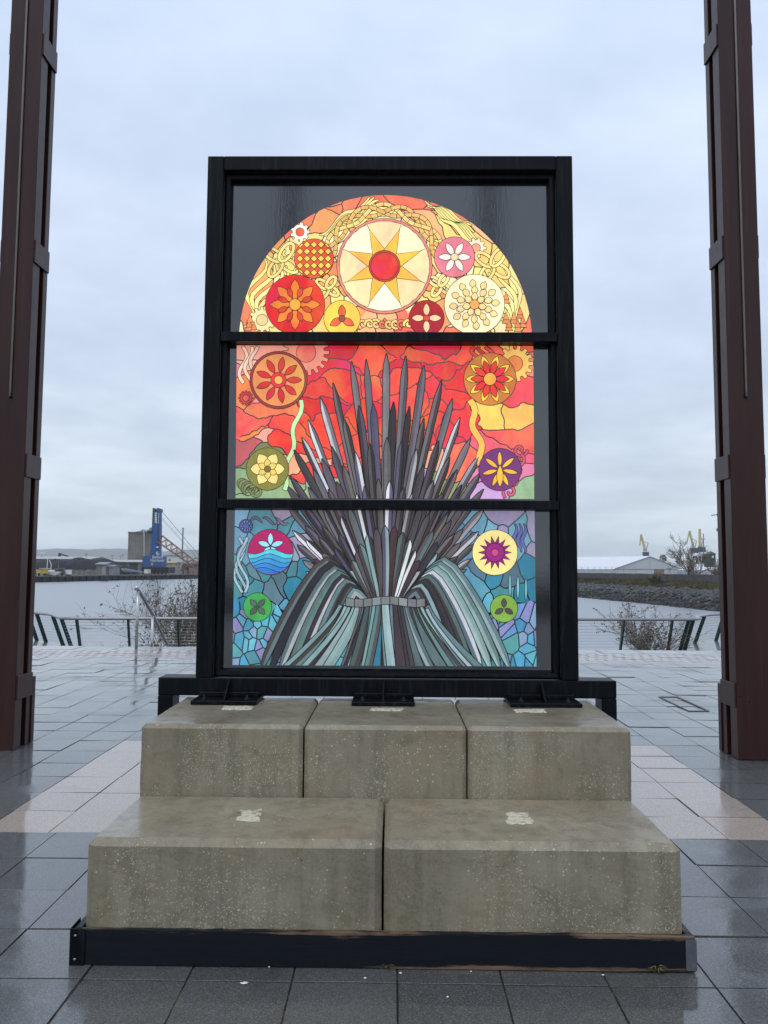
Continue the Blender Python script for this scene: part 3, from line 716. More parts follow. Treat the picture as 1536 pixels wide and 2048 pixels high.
def straight(o_, ang, r0, r1, bow=0, n=22):
    s, c = math.sin(R(ang)), -math.cos(R(ang))
    return [(o_[0]+s*(r0+(r1-r0)*t/n)+(-c)*bow*math.sin(math.pi*t/n), o_[1]+c*(r0+(r1-r0)*t/n)+s*bow*math.sin(math.pi*t/n)) for t in range(n+1)]
O_ = (771, 1245)
for tier, (n_, amax, k, wd, cols) in enumerate(((29, 57, 1.0, 12, FCOL), (26, 58, .80, 12, LOW), (26, 60, .66, 12, FCOL+LOW), (24, 58, .52, 12, LOW+TEAL[3:]), (17, 46, .36, 13, LOW+TEAL))):
    order = [(-1)**i*((i+1)//2) for i in range(n_)][::-1]
    for i in order:
        a = i*2*amax/(n_-1)*(1 if n_ % 2 else 1)+rg.uniform(-.9, .9)+(0 if tier % 2 == 0 else 1.9)
        r1 = env(a)*k*rg.uniform(.965, 1.03 if tier else 1.0)
        ca = jit(rg.choice(cols), 8); cb = jit(rg.choice(LIGHT if rg.random() < (.42 if tier == 0 else .2) else cols), 8)
        if rg.random() < .5: ca, cb = cb, ca
        blade(straight(O_, a, 38, r1, rg.uniform(-2, 2)), wd*rg.uniform(.85, 1.1), ca, cb, tipk=rg.uniform(.06, .09), tail=.8)
# crossing curved strips and the spreading skirt below
for i in range(16):
    s = -1 if i % 2 else 1; q = i//2
    x1 = 250-q*19; pk = 1118+q*9
    path = [(771+s*(30+(x1*.72-30)*math.sin(t/12*math.pi/2)**1.1+(x1*.30)*max(0, (t-5)/7)**1.6), 1215-(1215-pk)*math.sin(min(1, t/6)*math.pi/2)+(1355-pk)*max(0, (t-5)/7)**1.35) for t in range(13)]
    blade(path, 15, jit(rg.choice(TEAL), 8), jit(rg.choice(TEAL+LIGHT[1:3]), 8), tipk=.1, tail=.6)
for i in range(34):
    k = [(-1)**j*((j+1)//2) for j in range(34)][33-i]/17
    x0 = 771+k*88+rg.uniform(-4, 4); x1 = 771+k*215+rg.uniform(-22, 22)
    y0 = 1207+rg.uniform(-5, 5)+abs(k)*8
    path = [(x0+(x1-x0)*(t/8)**1.25, y0+(1362-y0)*t/8) for t in range(9)]
    blade(path, rg.uniform(13, 19), jit(rg.choice(TEAL+LOW[:3]), 9), jit(rg.choice(TEAL), 9), tipk=.05, tail=.8)
for i in range(9):
    x0 = 700+i*17.7
    over(2, [(x0-8, 1196+3*math.sin(i)), (x0+8, 1196+3*math.sin(i+1)), (x0+8, 1211+3*math.sin(i+1)), (x0-8, 1211+3*math.sin(i))], jit((118, 120, 120), 14), 'glass_piece', 1.3)
# --- medallions and ornaments (own depth range)
class Med:
    def __init__(s, pane, cx, cy, r, col, ring=None, d0=.0034):
        s.p, s.cx, s.cy, s.r = pane, cx, cy, r; s.d = d0; s.cl = circ(cx, cy, r-.5, 28)
        if ring: s.add(circ(cx, cy, r+5, 32), ring, False); s.add(circ(cx, cy, r, 32), col, False)
        else: s.add(circ(cx, cy, r, 32), col, False)
    def add(s, poly, col, cl=True, lw=1.1, name='medallion_piece'):
        s.d += .00016; over(s.p, poly, jit(col, 5), name, lw, s.d, s.cl if cl else None)
    def petals(s, n, r0, r1, wk, col, a0=0, cx=0, cy=0):
        for i in range(n):
            a = a0+2*math.pi*i/n; q = []
            for t in range(7): u = t/6; q.append((r0+(r1-r0)*u, wk*math.sin(math.pi*u)**.8))
            q += [(x, -y) for x, y in q[-2:0:-1]]
            s.add([(s.cx+cx+x*math.cos(a)-y*math.sin(a), s.cy+cy+x*math.sin(a)+y*math.cos(a)) for x, y in q], col)
    def rays(s, n, r0, r1, wk, col, a0=0):
        for i in range(n):
            a = a0+2*math.pi*i/n; c, sn = math.cos(a), math.sin(a)
            q = [(r0, -wk), (r1, 0), (r0, wk)]; s.add([(s.cx+x*c-y*sn, s.cy+x*sn+y*c) for x, y in q], col)
    def disc(s, r, col, dx=0, dy=0): s.add(circ(s.cx+dx, s.cy+dy, r, 20), col)
# ornaments on the top pane ground
def ribbon(pane, pts, wd, col, d, name='ribbon_piece', taper=False):
    n = len(pts); A, B = [], []
    for i, (x, y) in enumerate(pts):
        a, b = pts[max(0, i-1)], pts[min(n-1, i+1)]; dx, dy = b[0]-a[0], b[1]-a[1]; l = math.hypot(dx, dy) or 1; h = wd/2*(max(.1, math.sin(math.pi*i/(n-1)))**.6 if taper else 1)
        A.append((x-dy/l*h, y+dx/l*h)); B.append((x+dy/l*h, y-dx/l*h))
    over(pane, A+B[::-1], col, name, 1.1, d)
def gear(pane, cx, cy, r, teeth, col, hub, d):
    q = []
    for i in range(teeth):
        a = 2*math.pi*i/teeth; w_ = math.pi/teeth
        for k, rr in ((-.55, .78), (-.4, 1), (.4, 1), (.55, .78)): q.append((cx+r*rr*math.cos(a+k*w_), cy+r*rr*math.sin(a+k*w_)))
    over(pane, q, col, 'gear_piece', 1.1, d); over(pane, circ(cx, cy, r*.42, 16), hub, 'gear_piece', 1.1, d+.00016)
D0 = .0034
for k in range(7):                        # long waving streamers
    b = [(505-k*3, 655), (520, 610-k*4), (500+k*7, 575), (535+k*5, 530-k*6)]
    pts = [(488+k*7+14*math.sin(t*.75+k*.5)+t*(3+k*1.1), 655-t*(11.5-k*.4)) for t in range(13)]
    ribbon(0, pts, 8, jit((251, 228, 140), 12), D0+k*.00012, taper=True)
    pts = [(1050-k*6-10*math.sin(t*.7+k*.6)-t*(3+k), 655-t*(11-k*.5)) for t in range(12)]
    ribbon(0, pts, 7.5, jit((250, 222, 140), 12), D0+k*.00012, taper=True)
    pts = [(640+t*9+k*9, 470-k*3-t*(6.6-k*.55)+6*math.sin(t*.9+k)) for t in range(12)]
    ribbon(0, pts, 9, jit((249, 222, 128), 10), D0+k*.00012, taper=True)
    pts = [(850+t*8+k*5, 402+k*5+t*(4+k*.4)+5*math.sin(t*.9+k*1.3)) for t in range(12)]
    ribbon(0, pts, 8, jit((250, 228, 130), 12), D0+k*.00012, taper=True)
for s_ in (0, 1, 2):                      # plaited band round the sun
    for i in range(22):
        a0 = math.pi*(1.06+.88*i/22); pts = []
        for t in range(7):
            a = a0+math.pi*.88/22*1.15*t/6; u = (i+1.15*t/6)*.72+s_*2.094
            rr = 113+11*math.sin(u); pts.append((768+rr*math.cos(a), 532+rr*math.sin(a)))
        ribbon(0, pts, 7, jit((232, 178, 96) if s_ else (246, 206, 120), 8), D0+.0011+.00012*((i+s_*7) % 9))
for cx, cy, k in ((562, 520, .95), (985, 530, .95), (655, 575, .62), (880, 570, .62)):   # interlaced loops
    for i in range(4):
        a = i*math.pi/2+.6
        pts = [(cx+k*(20*math.cos(a)+22*math.cos(2*math.pi*t/16)*math.cos(a)-11*math.sin(2*math.pi*t/16)*math.sin(a)), cy+k*(20*math.sin(a)+22*math.cos(2*math.pi*t/16)*math.sin(a)+11*math.sin(2*math.pi*t/16)*math.cos(a))) for t in range(17)]
        for h in (pts[:9], pts[8:]): ribbon(0, h, 5.5, jit((248, 216, 130), 8), D0+.001+i*.00015)
for cx, cy, r, t_, c1, c2 in ((600, 464, 19, 9, (244, 232, 214), (232, 96, 62)), (588, 496, 21, 10, (246, 214, 150), (238, 130, 80)), (524, 640, 26, 12, (247, 226, 160), (243, 200, 140)), (952, 496, 20, 10, (248, 226, 190), (240, 170, 120))):
    gear(0, cx, cy, r, t_, c1, c2, D0+.0012)
for cx, cy, r, t_, c1, c2 in ((1030, 727, 36, 14, (246, 196, 96), (238, 140, 70)), (492, 796, 14, 12, (190, 60, 58), (228, 90, 80)), (612, 705, 46, 18, (236, 140, 120), (232, 110, 92))):
    gear(1, cx, cy, r, t_, c1, c2, D0+.0006)
for i, (cx, cy) in enumerate(((500, 645), (508, 660), (498, 655), (1018, 655), (1028, 640), (1036, 656), (1046, 648), (1012, 640), (1012, 600), (1040, 630))):
    for k in range(2): over(0, [(cx-7+k*1.5, cy+6-k*7), (cx, cy-10-k*6), (cx+7-k*1.5, cy+6-k*7)], jit((236, 138, 84), 8), 'glass_piece', 1, D0+.0012+k*.0001+i*.00002)
for i in range(12):                       # scrolling shapes below the sun
    cx = 700+i*13; pts = [(cx+10*math.cos(t*.8+i)*(1-t/12), 648+10*math.sin(t*.8+i)*(1-t/12)) for t in range(11)]
    ribbon(0, pts, 4.5, jit(rg.choice([(248, 208, 120), (238, 120, 84), (250, 190, 110)]), 8), D0+.001+i*.00009)
for i in range(3):
    pts = [(486+i*11+8*math.sin(t*.8+i), 694+t*9) for t in range(9)]; ribbon(1, pts, 6, jit((244, 200, 170), 14), D0+.0003*i)
    pts = [(950+i*14-8*math.sin(t*.8+i), 694+t*4) for t in range(8)]; ribbon(1, pts, 6, jit((214, 60, 54), 10), D0+.0003*i)
pts = [(602-t*2.4+5*math.sin(t), 800+t*12) for t in range(16)]; ribbon(1, pts, 8, (190, 224, 160), D0+.0004)
pts = [(940+t*2.0+6*math.sin(t*.9), 800+t*10) for t in range(14)]; ribbon(1, pts, 12, (246, 190, 84), D0+.0004)
for i in range(5):
    pts = [(486+i*6+16*math.cos(t*.55+i)*(1-t/15), 965+i*5+14*math.sin(t*.55+i)*(1-t/15)) for t in range(13)]; ribbon(1, pts, 4.5, jit((128, 132, 84), 10), D0+.0003*i)
    pts = [(1040-i*5+15*math.cos(t*.6-i)*(1-t/15), 900+i*21+15*math.sin(t*.6-i)*(1-t/15)) for t in range(13)]; ribbon(1, pts, 5, jit((196, 84, 100), 12), D0+.0003*i)
    pts = [(480+i*17, 1045+5*math.sin(i)-8*math.sin(t*.5)+t*1.4) for t in range(4)]
for i in range(3):
    pts = [(478+i*4+10*math.sin(t*.7+i), 1075+t*11) for t in range(11)]; ribbon(2, pts, 5, jit((150, 175, 185), 10), D0+.0003*i)
    pts = [(1020+i*16, 1150+i*4+t*7) for t in range(7)]; ribbon(2, pts, 5, jit((120, 170, 175), 10), D0+.0003*i, taper=True)
    pts = [(1030+i*9+4*math.sin(t), 1048+t*7) for t in range(9)]; ribbon(2, pts, 6, jit((96, 88, 150), 10), D0+.0003*i, taper=True)
    pts = [(500+i*26+t*4, 1042-7*math.sin(t*.6+i)) for t in range(7)]; ribbon(2, pts, 5, jit((110, 100, 130), 10), D0+.0003*i, taper=True)
# sun
DM = .0058
s = Med(0, 769, 532, 90, (250, 226, 178), (224, 128, 112), d0=DM)
for i in range(8):
    a = math.pi/8+i*math.pi/4; b = a+math.pi/4
    s.add([(769, 532)]+[(769+89*math.cos(a+(b-a)*t/6), 532+89*math.sin(a+(b-a)*t/6)) for t in range(7)], rg.choice([(251, 229, 184), (246, 216, 160), (252, 236, 200)]))
s.rays(8, 22, 78, 15, (240, 184, 62), a0=math.pi/8); s.disc(31, (190, 70, 50)); s.disc(27, (222, 62, 46))
s = Med(0, 590, 609, 59, (226, 36, 36), d0=DM); s.petals(8, 8, 50, 9, (232, 128, 42)); s.petals(8, 16, 36, 5, (204, 70, 36), a0=.39); s.disc(11, (240, 160, 60))
s = Med(0, 628, 517, 39, (222, 74, 40), d0=DM)
for i in range(-2, 3):
    for j in range(-2, 3): s.add([(628+i*14-6, 517+j*14), (628+i*14, 517+j*14-6), (628+i*14+6, 517+j*14), (628+i*14, 517+j*14+6)], (248, 196, 80))
s = Med(0, 684, 637, 36, (246, 190, 70), d0=DM); s.petals(3, 0, 27, 7, (224, 84, 50), a0=-1.57); s.disc(6, (150, 60, 44))
s = Med(0, 909, 514, 40, (226, 120, 128), d0=DM); s.petals(6, 4, 32, 6, (248, 232, 214)); s.disc(7, (250, 220, 160))
s = Med(0, 949, 609, 60, (251, 234, 190), d0=DM)
for rr, n_ in ((46, 12), (33, 10), (20, 7)): s.petals(n_, rr-12, rr+4, 6, (246, 208, 138), a0=rr)
s.disc(9, (238, 160, 80))
s = Med(0, 853, 636, 35, (170, 30, 34), d0=DM); s.petals(4, 4, 29, 6, (246, 200, 150)); s.disc(6, (206, 60, 50))
s = Med(1, 557, 760, 52, (234, 150, 84), (150, 50, 44), d0=DM)
for i in range(9):
    a = i*.7; s.petals(1, 16, 46, 6, (206, 52, 44), a0=a)
s.disc(15, (222, 62, 50)); s.disc(8, (246, 180, 90))
s = Med(1, 980, 758, 52, (206, 122, 56), d0=DM); s.petals(10, 14, 48, 7, (250, 206, 70)); s.petals(10, 10, 38, 6, (220, 56, 42)); s.disc(12, (246, 160, 60))
s = Med(1, 535, 938, 42, (132, 128, 60), d0=DM); s.petals(6, 4, 34, 11, (240, 214, 130)); s.petals(6, 2, 20, 6, (226, 196, 100), a0=.52); s.disc(6, (120, 100, 50))
s = Med(1, 1000, 939, 42, (112, 54, 112), d0=DM); s.petals(7, 6, 36, 4, (240, 178, 60), a0=.2); s.petals(1, -8, 34, 6, (246, 190, 60), a0=math.pi/2)
s = Med(2, 541, 1104, 45, (172, 28, 92), d0=DM)
s.petals(5, 2, 26, 5, (150, 214, 226), a0=-math.pi/2, cy=-12)
for k in range(5):
    y0 = 1104+k*9; s.add([(541-50+t*10, y0+5*math.sin(t*.9+.4*k)) for t in range(11)]+[(595, 1160), (485, 1160)], [(90, 196, 206), (62, 160, 200), (60, 140, 196), (52, 120, 186), (50, 104, 180)][k])
s = Med(2, 990, 1105, 45, (240, 222, 140), d0=DM); s.rays(14, 14, 32, 5, (140, 36, 110)); s.disc(18, (150, 30, 116)); s.disc(7, (196, 70, 130))
s = Med(2, 515, 1214, 28, (70, 160, 80), d0=DM); s.petals(4, 2, 20, 5, (84, 96, 86), a0=.78)
s = Med(2, 1008, 1217, 27, (120, 162, 62), d0=DM); s.petals(3, 2, 20, 5, (84, 78, 76), a0=-1.57)
s = Med(2, 492, 1052, 13, (84, 96, 150), d0=DM); s.rays(10, 7, 12, 2.6, (120, 130, 190))
for i in range(3): cames[i].build('lead_lines', lead, panes[i])
# ------------------------------------------------------------------ steel columns of the pavilion
def steel_column(xa, xb, y0, inner, label, H=19.0, vis=True):
    """front face xa..xb at y0; inner = +1 when the side towards the panel is the +x side"""
    e = empty('steel_column', ((xa+xb)/2, y0+.16, 0)); tag(e, label, 'column', 'rust brown steel columns')
    CM = M['column']
    part('front_flange', CM, e, lambda m: m.box(xa, xb, y0, y0+.135, .004, H), bevel=.004)
    part('web', CM, e, lambda m: m.box(xa+.05, xb-.05, y0+.1352, y0+.2148, .004, H))
    part('rear_flange', CM, e, lambda m: m.box(xa, xb, y0+.215, y0+.30, .004, H), bevel=.004)
    part('base_cladding', CM, e, lambda m: (m.box(xa-.012, xb+.012, y0+.3005, y0+.36, .004, .60),), bevel=.003)
    for z in (.54, 2.52, 4.5, 6.5, 8.5, 10.5, 12.5, 14.5, 16.5):
        for s, x in ((-1, xa), (1, xb)):
            part('batten_plate', CM, e, lambda m: m.box(min(x+s*.001, x+s*(.016 if s == inner else .007)), max(x+s*.001, x+s*(.016 if s == inner else .007)), y0+.006, y0+.292, z-.105, z+.105), bevel=.003)
    xm = xa+(xb-xa)*(.5)
    cn = part('light_conduit', M['conduit'], e, lambda m: m.tube([(xm, y0-.013, 3.17), (xm, y0-.013, H)], .0085, 10), smooth=True)
    part('end_cap', M['dark_steel'], cn, lambda m: m.lathe((xm, y0-.013, 3.135), [(.007, -.012), (.014, -.004), (.015, .006), (.011, .014), (.0095, .036)], 10), smooth=True)
    return e
steel_column(-3.585, -3.28, 6.80, 1, 'dark rust brown steel column standing left of the glass panel')
steel_column(2.98, 3.285, 6.70, -1, 'dark rust brown steel column standing right of the glass panel')
# two more of the same row further back behind the viewer, seen only as dark bars mirrored in the glass
steel_column(-3.62, -3.22, -15.5, 1, 'rust brown steel column mirrored in the upper left dark glass')
steel_column(2.95, 3.35, -15.5, -1, 'rust brown steel column mirrored in the upper right dark glass')

# ------------------------------------------------------------------ railing
ra = empty('railing', (0, 24, ZP)); tag(ra, 'dark green leaning railing with steel cables along the waterside promenade', 'railing')
def smooth_path(pts, n=6):
    r = []
    for i in range(len(pts)-1):
        p0, p1, p2, p3 = pts[max(0, i-1)], pts[i], pts[i+1], pts[min(len(pts)-1, i+2)]
        for t in range(n):
            u = t/n; r.append(p1.lerp(p2, u) if (p2-p1).length > 3 else .5*((2*p1)+(p2-p0)*u+(2*p0-5*p1+4*p2-p3)*u*u+(3*p1-p0-3*p2+p3)*u**3))
    r.append(pts[-1]); return r
sp = smooth_path(rail_pts)
def rail_sec(m):
    o = len(m.v); n = len(sp)
    for i, p in enumerate(sp):
        t = (sp[min(i+1, n-1)]-sp[max(i-1, 0)]).normalized(); nn = Vector((-t.y, t.x, 0))
        for k in range(10):
            a = 2*math.pi*k/10; m.v.append(tuple(p+nn*(math.cos(a)*.075)+Vector((0, 0, math.sin(a)*.05))))
    for i in range(n-1):
        for k in range(10): m.f.append((o+i*10+k, o+i*10+(k+1) % 10, o+i*10+10+(k+1) % 10, o+i*10+10+k))
part('top_rail', M['handrail_top'], ra, rail_sec, smooth=True)
def nearest(px):
    best = min(range(len(sp)-1), key=lambda i: abs((proj(sp[i])[0]+proj(sp[i+1])[0])/2-px))
    a, b = sp[best], sp[best+1]; xa, xb = proj(a)[0], proj(b)[0]; u = (px-xa)/(xb-xa) if abs(xb-xa) > 1e-6 else 0
    t = (b-a).normalized(); return a.lerp(b, max(0, min(1, u))), t
def lean(p, t, f, kk):   # a point f of the way down from rail to foot
    nn = Vector((-t.y, t.x, 0)); return p+nn*(kk*f)+Vector((0, 0, (ZP+.0-ZR)*f))
for px in (55, 73, 105, 122, 154, 256, 356, 458, 560, 662, 770, 870, 966, 1060, 1154, 1248.5, 1345, 1377, 1387, 1409.6, 1448, 1478):
    p, t = nearest(px); kk = .36
    a = lean(p, t, .03, kk); b = lean(p, t, 1.12, kk)
    part('post', M['rail_green'], ra, lambda m: m.bar(a, b, .055, .12, up=Vector((-t.y, t.x, 0))), bevel=.006)
for c in range(9):
    f = .12+c*.098
    pts = []
    for i, p in enumerate(sp):
        t = (sp[min(i+1, len(sp)-1)]-sp[max(i-1, 0)]).normalized(); pts.append(lean(p, t, f, .36))
    part('cable', M['steel'], ra, lambda m: m.tube(pts, .0045, 5))
# stair handrail
hr = empty('stair_handrail', (-4.95, 15.5, 0)); tag(hr, 'sloping stainless steel handrail leading down the steps on the left', 'handrail')
q0 = at(276, 1179, 15.5); q1 = at(303, 1229, 16.5); q2 = at(330, 1288, 17.6); q2.x = q1.x = q0.x
part('rail', M['handrail_top'], hr, lambda m: m.tube([q0+Vector((0, -.05, .04)), q0, q1, q2, q2+Vector((0, .12, -.02))], .032, 10), smooth=True)
part('end_ball', M['steel'], hr, lambda m: m.lathe(q0+Vector((-.0, -.08, .03)), [(.01, -.055), (.04, -.04), (.055, 0), (.04, .04), (.01, .055)], 12), smooth=True)
part('post', M['steel'], hr, lambda m: m.tube([(q0.x, 15.5, -.01), (q0.x, 15.5, q0.z-.03)], .03, 10), smooth=True)
part('post', M['steel'], hr, lambda m: m.tube([(q1.x, 16.5, -.6), (q1.x, 16.5, q1.z-.03)], .03, 10), smooth=True)

# ------------------------------------------------------------------ plants
def grow(ms, ml, p, d, length, r, depth, rr, leafsize, up=.25, spread=.55, seg=4, minr=.0018, kids=3, leafy=True):
    pts = [p]; dd = d.normalized()
    for i in range(seg):
        dd = (dd+Vector((rr.gauss(0, .13), rr.gauss(0, .13), rr.gauss(0, .10)+up*.12))).normalized()
        pts.append(pts[-1]+dd*length/seg)
    ms.tube(pts, max(minr, r), 5 if depth > 1 else 3, r2=max(minr, r*.55), cap=False)
    if depth <= 0:
        if leafy:
            for k in range(rr.randint(0, 3)):
                q = pts[rr.randint(1, seg)]; a = (dd+Vector((rr.gauss(0, .7), rr.gauss(0, .7), rr.gauss(-.2, .5)))).normalized()
                s_ = a.cross(Vector((rr.gauss(0, 1), rr.gauss(0, 1), rr.gauss(0, 1)))).normalized(); L_ = leafsize*rr.uniform(.6, 1.4)
                ml.add([q, q+a*L_*.5+s_*L_*.17, q+a*L_-Vector((0, 0, L_*.15)), q+a*L_*.5-s_*L_*.17], [(0, 1, 2, 3)])
        return
    for k in range(kids):
        i = rr.randint(max(1, seg-3), seg); a = (dd+Vector((rr.gauss(0, spread), rr.gauss(0, spread), rr.gauss(.1, spread*.6)))).normalized()
        grow(ms, ml, pts[i], a, length*rr.uniform(.5, .78), r*.6, depth-1, rr, leafsize, up, spread, seg, minr, kids, leafy)
def shrub(name, label, cat, base, stems, length, r, depth, seed, leafsize, tilt=.8, kids=3, leafmat=None, minr=.0018, up=.25, leafy=True, wide=.15):
    rr = random.Random(seed); e = empty(name, base); tag(e, label, cat); ms, ml = MB(), MB()
    for i in range(stems):
        a = 2*math.pi*i/stems+rr.uniform(-.3, .3); tl = rr.uniform(.1, tilt)
        d = Vector((math.cos(a)*tl, math.sin(a)*tl, 1))
        grow(ms, ml, Vector(base)+Vector((math.cos(a)*wide*rr.random(), math.sin(a)*wide*rr.random(), 0)), d, length*rr.uniform(.75, 1.15), r*rr.uniform(.6, 1), depth, rr, leafsize, up=up, minr=minr, kids=kids, leafy=leafy)
    ms.build('stems', M['bark'], e)
    if ml.v: tag(ml.build('leaves', leafmat or M['leaf'], e), kind='stuff')
    return e
riverbank = struct('riverbank', M['earth'], lambda m: m.add([(-16, 24.2, -1.4), (16, 24.8, -1.4), (16, 29.5, -4.3), (-16, 29.5, -4.3), (-16, 24.2, -4.4), (16, 24.8, -4.4)], [(0, 1, 2, 3), (4, 5, 1, 0)]))
c = at(352, 1300, 25.9); shrub('leggy_shrub', 'tall leggy shrub with dark withered leaves behind the railing on the left', 'shrub', (c.x, 25.9, -2.0), 17, 1.8, .018, 3, 11, .11, tilt=.85, kids=4, minr=.0035)
c = at(372, 1300, 26.6); shrub('leggy_shrub', 'dense twiggy shrub half hidden by the left frame post', 'shrub', (c.x+.2, 26.6, -2.1), 12, 1.75, .018, 3, 12, .10, tilt=.8, kids=4, minr=.0035)
c = at(1298, 1300, 25.8); shrub('leggy_shrub', 'round bare branched shrub behind the railing on the right', 'shrub', (c.x, 25.8, -1.7), 17, 1.2, .018, 3, 13, .09, tilt=1.05, kids=4, minr=.0035)
for i, (px, n_, lab) in enumerate(((205, 5, 'low sprig of thin weeds behind the left cables'), (172, 3, 'single thin dry stalk behind the railing near the left corner'), (238, 7, 'small weedy tuft behind the cables left of the stair handrail'))):
    c = at(px, 1294, 25.2); shrub('weed_stalks', lab, 'weeds', (c.x, 25.2, -1.5), n_, .42, .008, 1, 30+i, .09, tilt=.5, kids=3, minr=.003)
# weeds growing at the foot of the timber
def tuft(px, py, n_, h, lab, seed):
    rr = random.Random(seed); b = gz(px, py, 0); e = empty('weed_tuft', (b.x, b.y, .002)); tag(e, lab, 'weed'); m = MB()
    for i in range(n_):
        a = rr.uniform(0, 6.28); l = h*rr.uniform(.6, 1.3); d = Vector((math.cos(a), math.sin(a)*.5-.25, 0)); p0 = b+Vector((rr.uniform(-.012, .012), rr.uniform(-.004, .004), .001))
        s_ = Vector((-d.y, d.x, 0)).normalized()*h*.055; P1 = p0+d*l*.35+Vector((0, 0, l*.55)); P2 = p0+d*l*.9+Vector((0, 0, l*rr.uniform(.2, .7)))
        m.add([p0-s_*.5, p0+s_*.5, P1+s_, P1-s_, P2], [(0, 1, 2, 3), (3, 2, 4)])
    m.build('leaves', M['weed'], e)
tuft(1312, 1946, 18, .048, 'small yellowish weed sprouting under the right end of the timber edging', 1)
tuft(776, 1939, 14, .03, 'tiny tuft of grass at the middle of the timber edging', 2)
tuft(758, 1938, 8, .02, 'tiny sprig of grass just left of the middle tuft', 5)
# litter and droppings on the slabs
def speck(px, py, rad, lab, seed, col='whitep', el=1.0):
    rr = random.Random(seed); b = gz(px, py, 0); m = MB(); n_ = 11
    ring = [Vector((b.x+math.cos(6.283*i/n_)*rad*el*rr.uniform(.75, 1.2), b.y+math.sin(6.283*i/n_)*rad*rr.uniform(.75, 1.2), .0045)) for i in range(n_)]
    m.add(ring+[Vector((b.x, b.y, .0075))], [(i, (i+1) % n_, n_) for i in range(n_)]); o = m.build('pale_leaf' if el > 1.2 else 'paving_spot', M[col]); tag(o, lab, 'leaf' if el > 1.2 else 'spot', None)
speck(489, 1968, .0085, 'pale oval leaf lying on the wet slab below the timber edging', 1, el=1.9)
speck(538, 1936, .004, 'tiny white spot just below the timber edging, left of centre', 2)
speck(801, 1948, .006, 'white spot at the joint near the middle of the timber edging', 3)
speck(942, 1945, .004, 'tiny white spot below the timber edging, right of centre', 4)
speck(1206, 1952, .005, 'white spot at the joint near the right end of the timber edging', 5)
speck(895, 1996, .0045, 'small pale spot on the front slab right of centre', 6)
speck(730, 1958, .006, 'small grey white spot on the slab in front of the middle', 7)

# ------------------------------------------------------------------ right bank
def poly_off(pts, k):
    r = []
    for i, p in enumerate(pts):
        a, b = pts[max(0, i-1)], pts[min(len(pts)-1, i+1)]; t = (Vector(b)-Vector(a)).normalized(); r.append((p[0]-t.y*-1*k if False else p[0]+t.y*-k*-1*0+(-t.y)*k*-1, p[1]+t.x*-k))
    return r
WLN = [(62, 20), (54, 55), (48, 90), (46.2, 108), (43.9, 132.5), (39.1, 165.3), (33, 215), (18, 330), (-25, 600), (-60, 900)]
def offn(k):
    r = []
    for i, p in enumerate(WLN):
        a, b = Vector(WLN[max(0, i-1)]), Vector(WLN[min(len(WLN)-1, i+1)]); t = (b-a).normalized(); r.append((p[0]+t.y*k, p[1]-t.x*k))
    return r
def strip(m, prof):
    rows = [[(x, y, z) for x, y in offn(k)] for k, z in prof]; n = len(WLN)
    for r_ in range(len(rows)-1): m.add(rows[r_]+rows[r_+1], [(i, n+i, n+i+1, i+1) for i in range(n-1)])
rb = struct('right_bank', M['earth'], lambda m: strip(m, [(-2, -4.7), (0, -4.0), (5.8, -1.45), (9, -.95), (13.5, -.45), (16, -.9), (60, -.9), (4500, -1.0)]))
lines = [[Vector(p) for p in offn(k)] for k in (-.6, 6.2, 13.5)]
def on_bank(i, u, f):   # point on bank slope: f 0 at water, 1 at rock top
    a = lines[0][i].lerp(lines[0][i+1], u); b = lines[1][i].lerp(lines[1][i+1], u); c = a.lerp(b, f); return Vector((c.x, c.y, -4.25+(2.85)*f))
rock_meshes = []
for v in range(6):
    bm = bmesh.new(); bmesh.ops.create_icosphere(bm, subdivisions=1, radius=.5)
    for q in bm.verts:
        q.co += noise.noise_vector(q.co*2.2+Vector((v*5, 0, 0)))*.32; q.co.z *= .68
    me = bpy.data.meshes.new('rock'); bm.to_mesh(me); bm.free(); rock_meshes.append(me)
rmesh = {}
for key in ('rock', 'rock2'):
    rmesh[key] = []
    for me in rock_meshes:
        c2 = me.copy(); c2.materials.append(M[key]); rmesh[key].append(c2)
rr = random.Random(5); cnt = 0; stuff = {'rock': MB(), 'rock2': MB()}
todo = []
for i in range(1, len(WLN)-3):
    ln = (Vector(WLN[i+1])-Vector(WLN[i])).length; dens = 16 if 2 <= i <= 5 else 5
    for k in range(int(ln*dens/1.0)):
        todo.append((i, rr.random(), rr.random()))
todo2 = []
for i, u, f in todo:
    p = on_bank(i, u, f); s_ = rr.uniform(.5, 1.15); a, b, z = proj(p)
    todo2.append((p, f, s_, (1150 < a < 1470)*s_/max(z, 1)))
todo2.sort(key=lambda t: -t[3])
for p, f, s_, key_ in todo2:
    key = 'rock' if f+rr.uniform(-.18, .18) > .62 else 'rock2'; me = rr.choice(rmesh[key]); rot = rr.uniform(0, 6.28)
    if cnt < 300 and key_ > 0:
        o = bpy.data.objects.new('rock', me); C.objects.link(o); o.location = p; o.scale = (s_*rr.uniform(.9, 1.5), s_, s_); o.rotation_euler = (rr.uniform(-.4, .4), rr.uniform(-.4, .4), rot); o.parent = rb; cnt += 1
    else:
        sx = rr.uniform(.9, 1.5); c_, n_ = math.cos(rot), math.sin(rot)
        stuff[key].add([(p.x+s_*(sx*v.co.x*c_-v.co.y*n_), p.y+s_*(sx*v.co.x*n_+v.co.y*c_), p.z+s_*v.co.z) for v in me.vertices], [tuple(q.vertices) for q in me.polygons])
tag(stuff['rock'].build('rock_armour', M['rock'], rb), kind='stuff'); tag(stuff['rock2'].build('weedy_rock_armour', M['rock2'], rb), kind='stuff')
gm = MB(); gm2 = MB()
